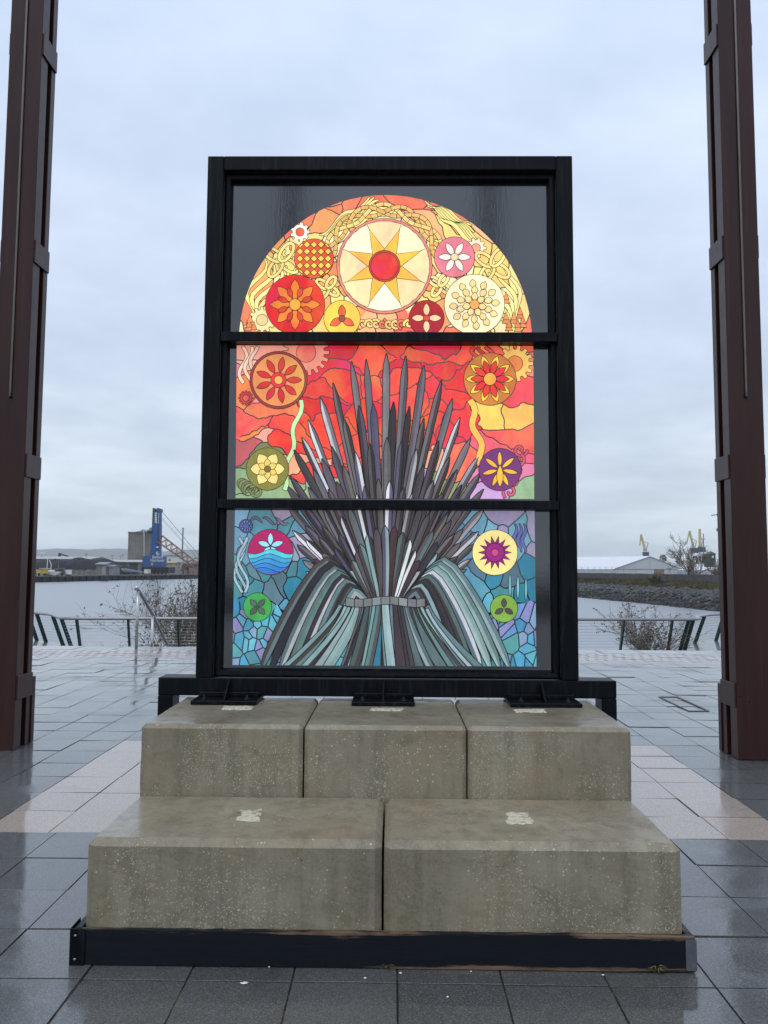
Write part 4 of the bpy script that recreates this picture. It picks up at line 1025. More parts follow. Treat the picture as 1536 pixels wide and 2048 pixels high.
for i in range(2, 7):
    ln = (Vector(WLN[i+1])-Vector(WLN[i])).length
    for k in range(int(ln*70)):
        u, f = rr.random(), rr.random()**1.2; a = lines[1][i].lerp(lines[1][i+1], u); b = lines[2][i].lerp(lines[2][i+1], u); q = a.lerp(b, f)
        z = -1.4+.95*f; cl = noise.noise(Vector((q.x*.18, q.y*.18, 0))); h = rr.uniform(.25, .6)*(1+cl); w_ = .10
        d = rr.uniform(-.3, .3)
        (gm if cl > -.05 else gm2).add([(q.x-w_, q.y, z), (q.x+w_, q.y, z), (q.x+d, q.y+rr.uniform(-.2, .2), z+h)], [(0, 1, 2)])
tag(tag(gm.build('bank_grass', M['grass']), 'pale dry grass growing above the rocks of the right bank', 'grass'), kind='stuff')
tag(tag(gm2.build('bank_scrub', simple('dark_scrub', (.05, .048, .03), .9, var=.4, scale=.8)), 'dark low scrub growing in patches on the right bank', 'scrub'), kind='stuff')
fw_ = empty('flood_wall', (52, 165, -.5)); tag(fw_, 'long grey concrete flood wall above the grassy right bank', 'wall')
wl = lines[2]; wm_ = simple('weathered_panel_concrete', (.095, .093, .088), .85, var=.35, scale=.9)
for i in range(0, len(wl)-3):
    a, b = wl[i], wl[i+1]; n_ = max(1, int((b-a).length/2.6))
    for k in range(n_):
        p, q = a.lerp(b, k/n_), a.lerp(b, (k+1)/n_); t = (q-p).normalized(); nn = Vector((t.y, -t.x))
        dz = .02*math.sin(k*2.1+i)
        part('wall_panel', wm_, fw_, lambda m: m.prism([(p.x+t.x*.03, p.y+t.y*.03, -.75), (q.x, q.y, -.75), (q.x, q.y, 1.05+dz), (p.x+t.x*.03, p.y+t.y*.03, 1.05+dz)], (nn.x*.25, nn.y*.25, 0)))
# boundary fence in front of the marquee
fe = empty('mesh_fence', at(1190, 1146, 215)); tag(fe, 'thin grey security fence running along the flood wall before the marquee', 'fence')
for k in range(11):
    a = at(1152+k*12, 1150, 215); part('post', M['galv'], fe, lambda m: m.bar((a.x, a.y, -.9), (a.x, a.y, 2.7), .09))
a, b = at(1152, 1140, 215), at(1272, 1140, 215)
for z in (2.65, 1.7): part('rail', M['galv'], fe, lambda m: m.bar((a.x, 215, z), (b.x, 215, z), .05))
def bare_tree(label, px, Y, zb, H, seed, stems=3, tilt=.5):
    c = at(px, 1170, Y); return shrub('bare_tree', label, 'tree', (c.x, Y, zb), stems, H*.5, .13, 4, seed, .3, tilt=tilt, kids=4, minr=.022, up=.35, leafy=False, wide=.6)
bare_tree('large bare tree on the right bank beside the flood wall', 1385, 148, -.8, 7.6, 21, 5, .55)
bare_tree('smaller bare tree at the right end of the bank, beside the right column', 1442, 140, -.8, 5.6, 22, 4, .5)
bare_tree('low bare bush growing on the grass slope below the marquee', 1308, 150, -1.2, 2.6, 23, 6, .7)

# marquee
mq = empty('white_marquee', at(1298, 1150, 262)); tag(mq, 'big white marquee with a pitched roof behind the flood wall', 'marquee')
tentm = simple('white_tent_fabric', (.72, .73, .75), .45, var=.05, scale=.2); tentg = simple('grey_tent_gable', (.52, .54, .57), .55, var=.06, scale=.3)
G0, G1, GP = at(1226, 1138, 262), at(1371, 1139, 262), at(1300, 1112, 262)
zb = -1.0; dv = Vector((-21, 46, 0))
B0, B1, BP = G0+dv, G1+dv, GP+dv+Vector((0, 0, .2))
def quad(m, *p): m.add([tuple(x) for x in p], [tuple(range(len(p)))])
def down(p): return Vector((p.x, p.y, zb))
part('roof', tentm, mq, lambda m: (m.prism([G0, GP, BP, B0], (0, 0, -.12)),))
part('roof', tentm, mq, lambda m: (m.prism([GP, G1, B1, BP], (0, 0, -.12)),))
GM = Vector((GP.x, GP.y, G0.z))
gdy = Vector((0, .3, 0))
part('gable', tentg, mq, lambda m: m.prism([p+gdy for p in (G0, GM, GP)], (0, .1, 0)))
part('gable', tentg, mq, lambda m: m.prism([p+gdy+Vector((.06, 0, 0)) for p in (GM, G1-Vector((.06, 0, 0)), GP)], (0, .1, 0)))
for k in range(7):
    p, q = G0.lerp(G1, k/7), G0.lerp(G1, (k+1)/7)
    col = tentg if k not in (4,) else simple('timber_door', (.25, .19, .10), .7)
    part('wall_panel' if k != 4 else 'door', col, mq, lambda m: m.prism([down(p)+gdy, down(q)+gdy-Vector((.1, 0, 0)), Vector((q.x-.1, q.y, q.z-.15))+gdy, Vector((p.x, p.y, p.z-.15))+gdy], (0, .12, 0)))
for k in range(8):
    p, q = G0.lerp(B0, k/8), G0.lerp(B0, (k+1)/8)
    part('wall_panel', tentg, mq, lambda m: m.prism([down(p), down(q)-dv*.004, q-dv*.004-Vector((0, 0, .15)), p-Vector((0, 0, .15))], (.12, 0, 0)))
m2 = empty('white_marquee', at(1435, 1148, 230)); tag(m2, 'low white tent roof glimpsed behind the bare trees at the far right', 'marquee')
a0, a1 = at(1416, 1140, 230), at(1475, 1140, 230); pk = at(1446, 1134, 230)
part('roof', tentm, m2, lambda m: m.prism([a0, a1, pk], (0, 25, 0))); part('wall', tentg, m2, lambda m: m.box(a0.x, a1.x, 230.2, 255, -1, a0.z-.01))

# ------------------------------------------------------------------ far cranes on the right
yel = simple('crane_yellow', (.62, .52, .26), .5, var=.1); blu = simple('crane_blue', (.07, .10, .16), .5); gry = simple('crane_grey', (.16, .18, .2), .6)
def lattice(m, a, b, h0, h1, wd, n_, r, side=None):
    a, b = Vector(a), Vector(b); d = (b-a).normalized(); up = Vector((0, 0, 1)); s_ = d.cross(up).normalized() if side is None else side; u = s_.cross(d).normalized()
    C4 = lambda t, i, j: a.lerp(b, t)+u*((h0+(h1-h0)*t)*i)+s_*(wd/2*j)
    for i in (-1, 1):
        for j in (-1, 1): m.bar(C4(0, i, j), C4(1, i, j), r*1.5)
    for k in range(n_):
        t0, t1 = k/n_, (k+1)/n_
        for j in (-1, 1): m.bar(C4(t0, -1 if k % 2 else 1, j), C4(t1, 1 if k % 2 else -1, j), r)
        for i in (-1, 1): m.bar(C4(t0, i, -1 if k % 2 else 1), C4(t1, i, 1 if k % 2 else -1), r)
def luffer(label, Y, foot, cab, tip, jib, house):
    e = empty('dockside_crane', at(foot[0], foot[1]+10, Y)); tag(e, label, 'crane', 'yellow dockside cranes beyond the marquee')
    P = lambda q: at(q[0], q[1], Y); k = Y/FPX
    f = P(foot); part('tower', blu, e, lambda m: [m.bar(f+Vector((sx*4*k, sy*4*k, -16*k)), f+Vector((sx*2.4*k, sy*2.4*k, 0)), 1.6*k) for sx in (-1, 1) for sy in (-1, 1)])
    h0, h1 = P((house[0], house[3])), P((house[2], house[1])); part('machine_house', blu, e, lambda m: m.box(h0.x, h1.x, Y-3*k, Y+3*k, h0.z, h1.z))
    part('boom', yel, e, lambda m: m.bar(P(cab), P(tip), 4.2*k, 3*k)); part('jib', yel, e, lambda m: m.bar(P(tip), P(jib), 2.2*k, 2*k))
    part('a_frame', yel, e, lambda m: (m.bar(P(cab)+Vector((3*k, 0, 0)), P((cab[0]+6, cab[1]-12)), 1.6*k), m.bar(P((cab[0]+6, cab[1]-12)), P(tip).lerp(P(cab), .45), 1*k)))
    part('cab', simple('crane_cab', (.5, .42, .3), .5), e, lambda m: m.box(P((cab[0]-3, cab[1])).x, P((cab[0]+3.5, cab[1])).x, Y-2*k, Y+2*k, P(cab).z-5*k, P(cab).z+1*k))
luffer('yellow crane with a blue house rising over the marquee roof', 620, (1291, 1112), (1290, 1098), (1282, 1069), (1279.5, 1091), (1286, 1104, 1297, 1112))
luffer('yellow crane with its jib hanging to the left, above the bare tree', 600, (1390, 1112), (1387, 1094), (1379, 1062), (1373, 1088), (1382, 1096, 1396, 1106))
luffer('yellow crane with an upright boom, above the bare tree', 605, (1403, 1112), (1400, 1092), (1399.5, 1058), (1401, 1074), (1396, 1094, 1410, 1104))
e = empty('signal_mast', at(1407, 1120, 590)); tag(e, 'thin grey signal mast beside the upright yellow crane', 'mast')
part('pole', gry, e, lambda m: m.bar(at(1407, 1126, 590), at(1407, 1067, 590), .5)); part('yard', gry, e, lambda m: (m.bar(at(1402, 1078, 590), at(1412, 1078, 590), .3), m.bar(at(1403, 1092, 590), at(1417, 1092, 590), .35)))
e = empty('green_hut', at(1422, 1125, 420)); tag(e, 'small dark green gabled hut on the skyline at the far right', 'hut')
grn = simple('hut_green', (.035, .075, .062), .6); a0, a1 = at(1414, 1119, 420), at(1431, 1108, 420)
part('wall', grn, e, lambda m: m.box(a0.x, a1.x, 420, 424, -1, a1.z)); part('roof', simple('hut_roof', (.09, .14, .12), .5), e, lambda m: m.prism([at(1412.5, 1108.5, 420)-Vector((0, .5, 0)), at(1432.5, 1108.5, 420)-Vector((0, .5, 0)), at(1422.5, 1103, 420)-Vector((0, .5, 0))], (0, 5, 0)))
part('window', M['white'], e, lambda m: m.box(at(1424, 1125, 420).x, at(1428, 1125, 420).x, 419.9, 419.99, at(1424, 1116, 420).z, at(1424, 1111, 420).z))
e = empty('tower_crane', at(1452, 1120, 640)); tag(e, 'grey crane with a level arm, half hidden by the right column', 'crane')
part('mast', gry, e, lambda m: lattice(m, at(1456, 1128, 640), at(1456, 1060, 640), 1, 1, 2, 16, .3, side=Vector((1, 0, 0)))); part('jib', gry, e, lambda m: (m.bar(at(1456, 1060, 640), at(1434, 1029, 640), 1.0), m.bar(at(1434, 1029, 640), at(1423, 1031, 640), .8), m.bar(at(1434, 1029, 640), at(1436, 1026, 640), .5)))
part('hook_block', gry, e, lambda m: m.lathe(at(1434.5, 1063, 640), [(.3, 0), (.8, .6), (.8, 1.8), (.3, 2.8)], 6)); part('hoist_rope', gry, e, lambda m: m.bar(at(1434.5, 1061, 640), at(1434.3, 1030, 640), .05))
e = empty('evergreen_tree', at(1326, 1125, 330)); tag(e, 'rounded dark green tree peeping over the marquee roof', 'tree')
ml, ms = MB(), MB(); cc = at(1326, 1117, 330); rr = random.Random(8)
for i in range(900):
    v = Vector((rr.gauss(0, 1), rr.gauss(0, 1), rr.gauss(0, 1))).normalized()*rr.uniform(.5, 1)**.5; q = cc+Vector((v.x*1.6, v.y*1.6, v.z*1.7)); s_ = .22
    ml.add([q+Vector((rr.uniform(-s_, s_), rr.uniform(-s_, s_), rr.uniform(-s_, s_))) for _ in range(3)], [(0, 1, 2)])
ms.tube([(cc.x, cc.y, -1), (cc.x, cc.y, cc.z+.5)], .2, 6); ms.build('trunk', M['bark'], e); tag(ml.build('crown', simple('evergreen_leaf', (.03, .075, .055), .8, var=.4, scale=2), e), kind='stuff')

# ------------------------------------------------------------------ left quay
QL = [(-168, 90), (-152, 190), (-134.65, 290), (-126.6, 334), (-108.9, 416.5), (-92, 500), (-60, 650), (-60, 1000)]
lb = struct('left_bank', simple('quay_ground', (.12, .115, .105), .8, var=.3, scale=.1), lambda m: m.add([(x, y, -1.55) for x, y in QL]+[(-5500, 1000, -1.55), (-5500, 90, -1.55)], [tuple(reversed(range(len(QL)+2)))]))
backland = struct('far_land', simple('far_land', (.10, .11, .09), .9, var=.3, scale=.01), lambda m: m.add([(-6000, 900, -1.6), (6000, 900, -1.6), (6000, 10850, -1.6), (-6000, 10850, -1.6)], [(0, 1, 2, 3)]))
qw = empty('quay_wall', (-130, 320, ZW)); tag(qw, 'dark sheet piled quay wall across the river on the left', 'quay wall')
pile = simple('dark_sheet_pile', (.018, .02, .022), .7, var=.4, scale=.5); cap = simple('quay_cap', (.15, .145, .12), .8, var=.3, scale=.4)
for i in range(1, len(QL)-2):
    a, b = Vector(QL[i]), Vector(QL[i+1]); n_ = int((b-a).length/2.4); t = (b-a).normalized(); nn = Vector((t.y, -t.x))
    for k in range(n_):
        p, q = a.lerp(b, k/n_), a.lerp(b, (k+1)/n_); pr = .35 if k % 2 else .0
        p2, q2 = p+nn*pr, q+nn*pr
        part('sheet_pile', pile, qw, lambda m: m.prism([(p2.x, p2.y, -4.8), (q2.x-t.x*.05, q2.y-t.y*.05, -4.8), (q2.x-t.x*.05, q2.y-t.y*.05, -1.95), (p2.x, p2.y, -1.95)], (-nn.x*(.3+pr), -nn.y*(.3+pr), 0)))
    p, q = a+nn*.5, b+nn*.5
    part('capping_beam', cap, qw, lambda m: m.prism([(p.x, p.y, -1.95), (q.x, q.y, -1.95), (q.x, q.y, -1.5), (p.x, p.y, -1.5)], (-nn.x*1.6, -nn.y*1.6, 0)))
def qY(px):
    for (x0, y0), (x1, y1) in (((-2000, 290), (75, 290)), ((75, 290), (205, 334)), ((205, 334), (385, 416.5)), ((385, 416.5), (2000, 1200))):
        if x0 <= px <= x1: return y0+(y1-y0)*(px-x0)/(x1-x0)
def pbox(name, mat, parent, x0, x1, y0, y1, Y, dep, ground=False, **k):
    a, b = at(x0, y1, Y), at(x1, y0, Y)
    return part(name, mat, parent, lambda m: m.box(a.x, b.x, Y, Y+dep, -1.55 if ground else a.z, b.z), **k)
# mooring dolphin
Y = qY(206)-18; e = empty('mooring_dolphin', at(206, 1165, Y)); tag(e, 'small dark mooring platform on legs standing in the river on the left', 'mooring dolphin')
pbox('deck', pile, e, 200.5, 212.5, 1153, 1160, Y, 3)
for px in (202, 210.5):
    for dy in (.2, 2.6): part('leg', pile, e, lambda m: m.bar((at(px, 1125, Y).x, Y+dy, -4.8), (at(px, 1125, Y).x, Y+dy, at(px, 1159, Y).z), .35))
# coal heaps
coal = simple('coal', (.010, .011, .014), .9, var=.4, scale=.5, bump=.5, bscale=2)
def heap(label, px0, px1, pk, Y, dep, seed, mat=coal, name='coal_heap'):
    a, b = at(px0, 1147, Y), at(px1, 1147, Y); H = at((px0+px1)/2, pk, Y).z+1.55; m = MB(); nx, ny = 26, 10; cx = (a.x+b.x)/2; wd = (b.x-a.x)/2
    for j in range(ny+1):
        for i in range(nx+1):
            u, v = i/nx*2-1, j/ny*2-1; h = max(0, 1-max(abs(u)**1.6, abs(v)**1.3))**.75; h *= 1+.25*noise.noise(Vector((u*3+seed, v*2, seed)))
            m.v.append((cx+u*wd, Y+(v+1)*dep/2, -1.6+H*h))
    for j in range(ny):
        for i in range(nx): m.f.append((j*(nx+1)+i, j*(nx+1)+i+1, (j+1)*(nx+1)+i+1, (j+1)*(nx+1)+i))
    o = m.build(name, mat, base=(cx, Y, -1.55), smooth=True); tag(o, label, 'heap', 'heaps stored on the left quay'); return o
heap('black coal heap at the far left of the quay, beside the left column', 20, 122, 1115.5, 345, 40, 1)
heap('largest black coal heap behind the boat masts', 66, 176, 1113.5, 352, 40, 2)
heap('long lower black coal heap between the masts and the grey shed', 112, 226, 1116.5, 356, 40, 3)
heap('grey brown gravel heap at the foot of the red hopper', 318, 372, 1128, 455, 30, 4, simple('gravel', (.13, .115, .105), .9, var=.3, scale=.5), 'gravel_heap')
heap('brown gravel heap right of the red hopper, next to the frame', 366, 425, 1130, 450, 30, 5, simple('brown_gravel', (.10, .075, .065), .9, var=.3, scale=.5), 'gravel_heap')
conc = simple('old_bay_concrete', (.20, .19, .17), .85, var=.4, scale=.35); roofm = simple('pale_sheet_roof', (.42, .42, .40), .6, var=.1); wallg = simple('shed_wall', (.17, .165, .155), .8, var=.3, scale=.3)
def shed(label, x0, x1, yr, ye, Y, dep, mat=roofm, wmat=wallg, bays=0, name='storage_shed'):
    a, b = at(x0, ye, Y), at(x1, ye, Y); zr = at((x0+x1)/2, yr, Y+dep/2).z
    e = empty(name, ((a.x+b.x)/2, Y, -1.55)); tag(e, label, 'shed')
    part('roof', mat, e, lambda m: (m.prism([(a.x-.5, Y-.6, a.z), (a.x-.5, Y+dep/2, zr), (a.x-.5, Y+dep/2, zr-.3), (a.x-.5, Y-.6, a.z-.3)], (b.x-a.x+1, 0, 0)), m.prism([(a.x-.5, Y+dep/2, zr), (a.x-.5, Y+dep+.6, a.z), (a.x-.5, Y+dep+.6, a.z-.3), (a.x-.5, Y+dep/2, zr-.3)], (b.x-a.x+1, 0, 0))))
    n_ = max(1, bays)
    for k in range(n_):
        xa, xb = a.x+(b.x-a.x)*k/n_, a.x+(b.x-a.x)*(k+1)/n_
        part('wall_panel', wmat if k % 3 else conc, e, lambda m: m.box(xa+.06, xb-.06, Y+(.25 if k % 2 else 0), Y+dep, -1.55, a.z-.31))
    part('gable', wmat, e, lambda m: m.prism([(a.x+.07, Y+.3, a.z-.3), (a.x+.07, Y+dep-.3, a.z-.3), (a.x+.07, Y+dep/2, zr-.35)], (b.x-a.x-.14, 0, 0)))
    return e
shed('long pale roofed shed behind the coal heaps on the left', 40, 180, 1113, 1117, 420, 30, bays=10)
shed('lower pale roofed shed running right towards the silo', 176, 292, 1119.5, 1123, 430, 26, wmat=simple('shaded_shed_wall', (.06, .058, .055), .85, var=.4, scale=.3), bays=14)  # shade of the open bays is put into the dark wall colour
shed('small grey shed with a lean-to between the coal and the crane', 193, 212, 1124, 1128, 348, 10, simple('lead_roof', (.25, .26, .27), .6), simple('zinc_wall', (.30, .31, .32), .7), 2)
shed('low grey lean-to joined to the right of the small grey shed', 209, 226, 1130, 1132, 349, 9, simple('lead_roof2', (.28, .29, .30), .6), simple('zinc_wall2', (.26, .27, .28), .7), 2)
# storage bay walls in front of the coal
bw = empty('bay_wall', (at(150, 1147, 338).x, 338, -1.55)); tag(bw, 'stained concrete bay wall standing in front of the coal heaps', 'wall')
for k in range(16):
    x0 = 108+k*5.4; pbox('bay_panel', conc, bw, x0, x0+5.1, 1139+(k % 3)*.6, 1148, 340+(k % 2)*.4, .8, True)
# silo
Ys = 520; e = empty('grain_silo', (at(280, 1122, Ys).x, Ys, -1.55)); tag(e, 'tall streaked grey concrete grain silo behind the blue crane', 'silo')
sil = simple('silo_concrete', (.20, .185, .165), .85, var=.4, scale=.12)
a, b = at(255, 1122, Ys), at(306, 1066, Ys)
part('body', sil, e, lambda m: m.box(a.x, b.x, Ys, Ys+18, -1.55, b.z))
for k in range(9):
    xc = a.x+(b.x-a.x)*(k+.5)/9; rr_ = (b.x-a.x)/18*.97
    part('silo_cell', sil, e, lambda m: m.tube([(xc, Ys+rr_*.72, -1.55), (xc, Ys+rr_*.72, b.z-.3)], rr_, 16))
part('parapet', sil, e, lambda m: m.box(a.x-.15, b.x+.15, Ys-.6, Ys+18.3, b.z+.02, b.z+.7))
part('roof_house', simple('silo_roof', (.26, .30, .28), .7), e, lambda m: m.prism([at(263, 1065, Ys), at(291, 1064, Ys), at(290, 1061, Ys), at(284, 1061, Ys)], (0, 9, 0)))
part('spout_pipe', M['galv'], e, lambda m: m.tube([at(288, 1121, Ys-4), at(288, 1068, Ys-4), at(285, 1059, Ys-4), at(283, 1061, Ys-4)], .55, 8)); part('gantry', gry, e, lambda m: (m.bar(at(283, 1060, Ys-3), at(299, 1060, Ys-3), .35), m.bar(at(296, 1066, Ys-3), at(304, 1066, Ys-3), .4)))
# harbour crane
Yc = 400; kc = Yc/FPX; e = empty('harbour_crane', (at(310, 1147, Yc).x, Yc, -1.55)); tag(e, 'tall blue mobile harbour crane with an orange lattice boom', 'crane')
cb = simple('harbour_blue', (.022, .095, .26), .5, var=.15, scale=.2); cdk = simple('harbour_dark_blue', (.018, .055, .15), .5, var=.15, scale=.2); cgr = simple('dark_green_grey', (.05, .075, .06), .6); bk = simple('chassis_black', (.015, .016, .018), .6); oran = simple('boom_orange', (.24, .12, .07), .6, var=.4, scale=.3)
P = lambda x, y, d=0: at(x, y, Yc+d)
part('tower', cb, e, lambda m: m.prism([P(300, 1112), P(318, 1112), P(319, 1048), P(304, 1048)], (0, 4.5, 0)))
part('tower_edge', cdk, e, lambda m: m.prism([P(313.5, 1111, -.1), P(318.2, 1111, -.1), P(319.3, 1048, -.1), P(314.5, 1048, -.1)], (0, .08, 0)))
part('tower_arm', cgr, e, lambda m: m.prism([P(304, 1048), P(309, 1048), P(309.5, 1024), P(312, 1020), P(308.5, 1016), P(305.3, 1016)], (0, 4, 0)))
part('tower_arm', cb, e, lambda m: m.prism([P(314, 1048), P(319, 1048), P(319.5, 1024), P(322, 1021), P(320.5, 1017), P(315, 1015.5), P(313, 1019)], (0, 4, 0)))
part('crosshead', cdk, e, lambda m: m.prism([P(308, 1024, 1), P(315, 1024, 1), P(315, 1020, 1), P(308, 1018.5, 1)], (0, 2, 0)))
for k in range(5): part('ladder_rung', M['white'], e, lambda m: m.bar(P(309.2, 1027+k*4.4, .4), P(313.8, 1026+k*4.4, .4), .5, .9))
hs = pbox('machine_house', cb, e, 284.5, 323.5, 1112.5, 1134, Yc-3, 9)
pbox('cable_drum_box', simple('ochre_panel', (.42, .30, .16), .6), e, 302, 306.5, 1125, 1131, Yc-3.3, .25)
part('operator_cab', simple('cab_glass', (.20, .25, .24), .3), e, lambda m: m.prism([P(297, 1062, -1), P(303, 1062, -1), P(303, 1055, -1), P(299, 1055, -1)], (0, 2.2, 0))); part('cab_platform', bk, e, lambda m: m.bar(P(295, 1063.5, -.5), P(303, 1063.5, -.5), .5, 1.6))
ch = pbox('chassis', bk, e, 283, 337, 1134.5, 1146, Yc-4.5, 12)
for k in range(7):
    c = P(287+k*7.5, 1147, -4.6); part('wheel', bk, ch, lambda m: m.tube([(c.x, c.y-.3, -.85), (c.x, c.y+.1, -.85)], .7, 10))
bo = part('boom', oran, e, lambda m: lattice(m, P(319, 1077), P(436, 1163), 2.0, 1.0, 2.2, 22, .28))
for i, (x0, y0, x1, y1) in enumerate(((321, 1019, 440, 1160), (322, 1021, 436, 1156), (320, 1031, 425, 1148), (319.5, 1034, 418, 1143))): part('stay_rope', gry, e, lambda m: m.bar(P(x0, y0, i-2), P(x1, y1, i-2), .12))
def text(body, px, py, Y, h, mat, parent, rot=0, name='lettering'):
    cu = bpy.data.curves.new(name, 'FONT'); cu.body = body; cu.size = h; cu.align_x = 'CENTER'; cu.align_y = 'CENTER'; cu.extrude = .02; cu.space_line = .8
    o = bpy.data.objects.new(name, cu); C.objects.link(o); p = at(px, py, Y); o.location = p; o.rotation_euler = (R(90), rot, 0); cu.materials.append(mat)
    dg = bpy.context.evaluated_depsgraph_get(); dg.update(); me = bpy.data.meshes.new_from_object(o.evaluated_get(dg)); me.materials.clear(); me.materials.append(mat)
    o2 = bpy.data.objects.new(name, me); C.objects.link(o2); o2.location = p; o2.rotation_euler = (R(90), rot, 0); bpy.data.objects.remove(o)
    o2.parent = parent; o2.matrix_parent_inverse = Matrix.Translation(-WLOC[parent.name]); return o2
text('Belfast\nHarbour', 315, 1117.5, Yc-3.1, 2.1, M['white'], hs)
part('emblem', M['white'], e, lambda m: [m.bar(P(315.5+3*math.cos(a0), 1106.5+3*math.sin(a0), -.25), P(315.5+3*math.cos(a0+.6), 1106.5+3*math.sin(a0+.6), -.25), .35, .35) for a0 in [k*.55 for k in range(9)]]+[m.bar(P(313.8, 1107, -.25), P(317.2, 1105.8, -.25), .3)])
for k in range(8): part('letter_mark', M['white'], e, lambda m: m.box(P(316.6, 1035).x, P(318, 1035).x, Yc-.2, Yc-.1, P(317, 1028.4+k*2.6).z, P(317, 1026.8+k*2.6).z))
part('name_plate', M['white'], e, lambda m: m.box(P(313, 1094).x, P(317.5, 1094).x, Yc-.3, Yc-.2, P(315, 1095.5).z, P(315, 1093).z))
# chimney, white building, containers, hopper
e = empty('chimney', (at(366, 1124, 700).x, 700, -1.55)); tag(e, 'slender grey chimney behind the crane boom', 'chimney')
a = at(366, 1058, 700); part('stack', gry, e, lambda m: m.tube([(a.x, 700, -1.5), (a.x, 700, a.z)], .75, 10, r2=.6)); part('rim', gry, e, lambda m: m.tube([(a.x, 700, a.z+.01), (a.x, 700, a.z+1)], .85, 10))
e = empty('white_building', (at(344, 1124, 640).x, 640, -1.55)); tag(e, 'white building with sloping sides under the crane boom', 'building')
q = [at(329, 1111, 640), at(357, 1111, 640), at(358.5, 1125, 640), at(332, 1125, 640)]; part('wall', simple('pale_wall', (.62, .64, .66), .6, var=.05), e, lambda m: m.prism(q, (0, 12, 0)))
part('roof', roofm, e, lambda m: m.bar(at(328, 1110.6, 639), at(358, 1110.6, 639), 1.2, 14, up=(0, 0, 1)) if False else m.box(at(328, 1125, 640).x, at(358, 1125, 640).x, 639, 653, at(344, 1111, 640).z+.05, at(344, 1110, 640).z+.1))
part('roof_vent', gry, e, lambda m: m.box(at(341, 1125, 640).x, at(342.5, 1125, 640).x, 641, 643, at(344, 1110, 640).z, at(344, 1107, 640).z)); part('window', gry, e, lambda m: m.box(at(337, 1125, 640).x, at(341, 1125, 640).x, 639.8, 639.95, at(344, 1122, 640).z, at(344, 1118, 640).z))
e = shed('ochre yellow low shed between the crane and the white building', 322, 350, 1123.5, 1125, 470, 10, simple('ochre_roof', (.50, .39, .2), .6), simple('ochre_wall', (.46, .35, .18), .7), 3)
shed('dark long shed behind the gravel heaps', 348, 430, 1124, 1127, 480, 16, simple('dark_roof', (.12, .13, .12), .7), simple('dark_wall', (.07, .075, .07), .8), 4)
e = empty('loading_hopper', (at(370, 1146, 425).x, 425, -1.55)); tag(e, 'rusty red loading hopper on legs beside the gravel heaps', 'hopper')
red = simple('rust_red', (.14, .045, .04), .7, var=.3); part('funnel', red, e, lambda m: m.prism([at(364, 1132, 425), at(376, 1132, 425), at(372, 1127, 425), at(368, 1127, 425)], (0, 3, 0)))
for px in (365, 375):
    for dy in (.3, 2.7): part('leg', red, e, lambda m: m.bar((at(px, 1125, 425).x, 425+dy, -1.5), (at(px, 1125, 425).x, 425+dy, at(px, 1131, 425).z), .4))
part('chute', red, e, lambda m: m.prism([at(367, 1140, 424.8), at(374, 1140, 424.8), at(375, 1133, 424.8), at(366, 1133, 424.8)], (0, 3.2, 0)))
def box_body(name, label, cat, x0, x1, y0, y1, Y, dep, mat, extra=None, grp=None):
    a, b = at(x0, y1, Y), at(x1, y0, Y); e = empty(name, ((a.x+b.x)/2, Y, -1.55)); tag(e, label, cat, grp)
    part('body', mat, e, lambda m: m.box(a.x, b.x, Y, Y+dep, -1.15, b.z), bevel=.08)
    part('lid', mat, e, lambda m: m.box(a.x-.05, b.x+.05, Y-.05, Y+dep+.05, b.z+.005, b.z+.12))
    for px in (a.x+.3, b.x-.3): part('skid', bk, e, lambda m: m.box(px-.2, px+.2, Y+.1, Y+dep-.1, -1.55, -1.151))
    return e
box_body('storage_box', 'white box container standing near the quay edge by the masts', 'container', 129.5, 138.5, 1140, 1147, 308, 2.4, M['white'])
box_body('storage_box', 'white box container below the blue crane', 'container', 288, 299, 1139, 1146, 388, 2.4, M['white'])
def vehicle(name, label, cat, px, Y, col, ln, cabcol, sgn=1):
    c = at(px, 1147, Y); m_ = simple(name+'_paint', col, .5, var=.2); e = empty(name, (c.x, Y, -1.55)); tag(e, label, cat)
    part('body', m_, e, lambda m: m.box(c.x-ln/2, c.x+ln/2, Y, Y+2.3, -.95, .05), bevel=.15); part('cab', simple(name+'_cab', cabcol, .4), e, lambda m: m.box(c.x+sgn*ln*.2-.8, c.x+sgn*ln*.2+.8, Y+.2, Y+2.1, .055, 1.35), bevel=.2)
    for k in (-.33, .33): part('wheel', bk, e, lambda m: m.tube([(c.x+ln*k, Y-.1, -1.05), (c.x+ln*k, Y+.35, -1.05)], .5, 12))
    return e, c, m_
e, c, m_ = vehicle('loading_shovel', 'orange loading shovel parked on the left quay', 'digger', 108, 303, (.45, .17, .05), 4.5, (.08, .08, .08)); part('bucket', m_, e, lambda m: (m.bar((c.x-2, 304, -.3), (c.x-3.6, 304, -.7), .4), m.box(c.x-4.6, c.x-3.5, 303, 305.4, -1.5, -.5)))
e, c, m_ = vehicle('yellow_dumper', 'yellow dumper at the far left of the quay beside the column', 'dumper', 84, 297, (.50, .36, .08), 3.6, (.4, .3, .08)); part('skip', m_, e, lambda m: m.prism([(c.x-2.2, 297, .06), (c.x-.3, 297, .06), (c.x, 297, .8), (c.x-2.6, 297, .8)], (0, 2.2, 0)))
e, c, m_ = vehicle('tractor', 'dark tractor next to the white box container', 'tractor', 119, 305, (.05, .07, .05), 3.0, (.06, .07, .07)); part('exhaust', bk, e, lambda m: m.bar((c.x-.9, 306, 0), (c.x-.9, 306, 1.5), .15))
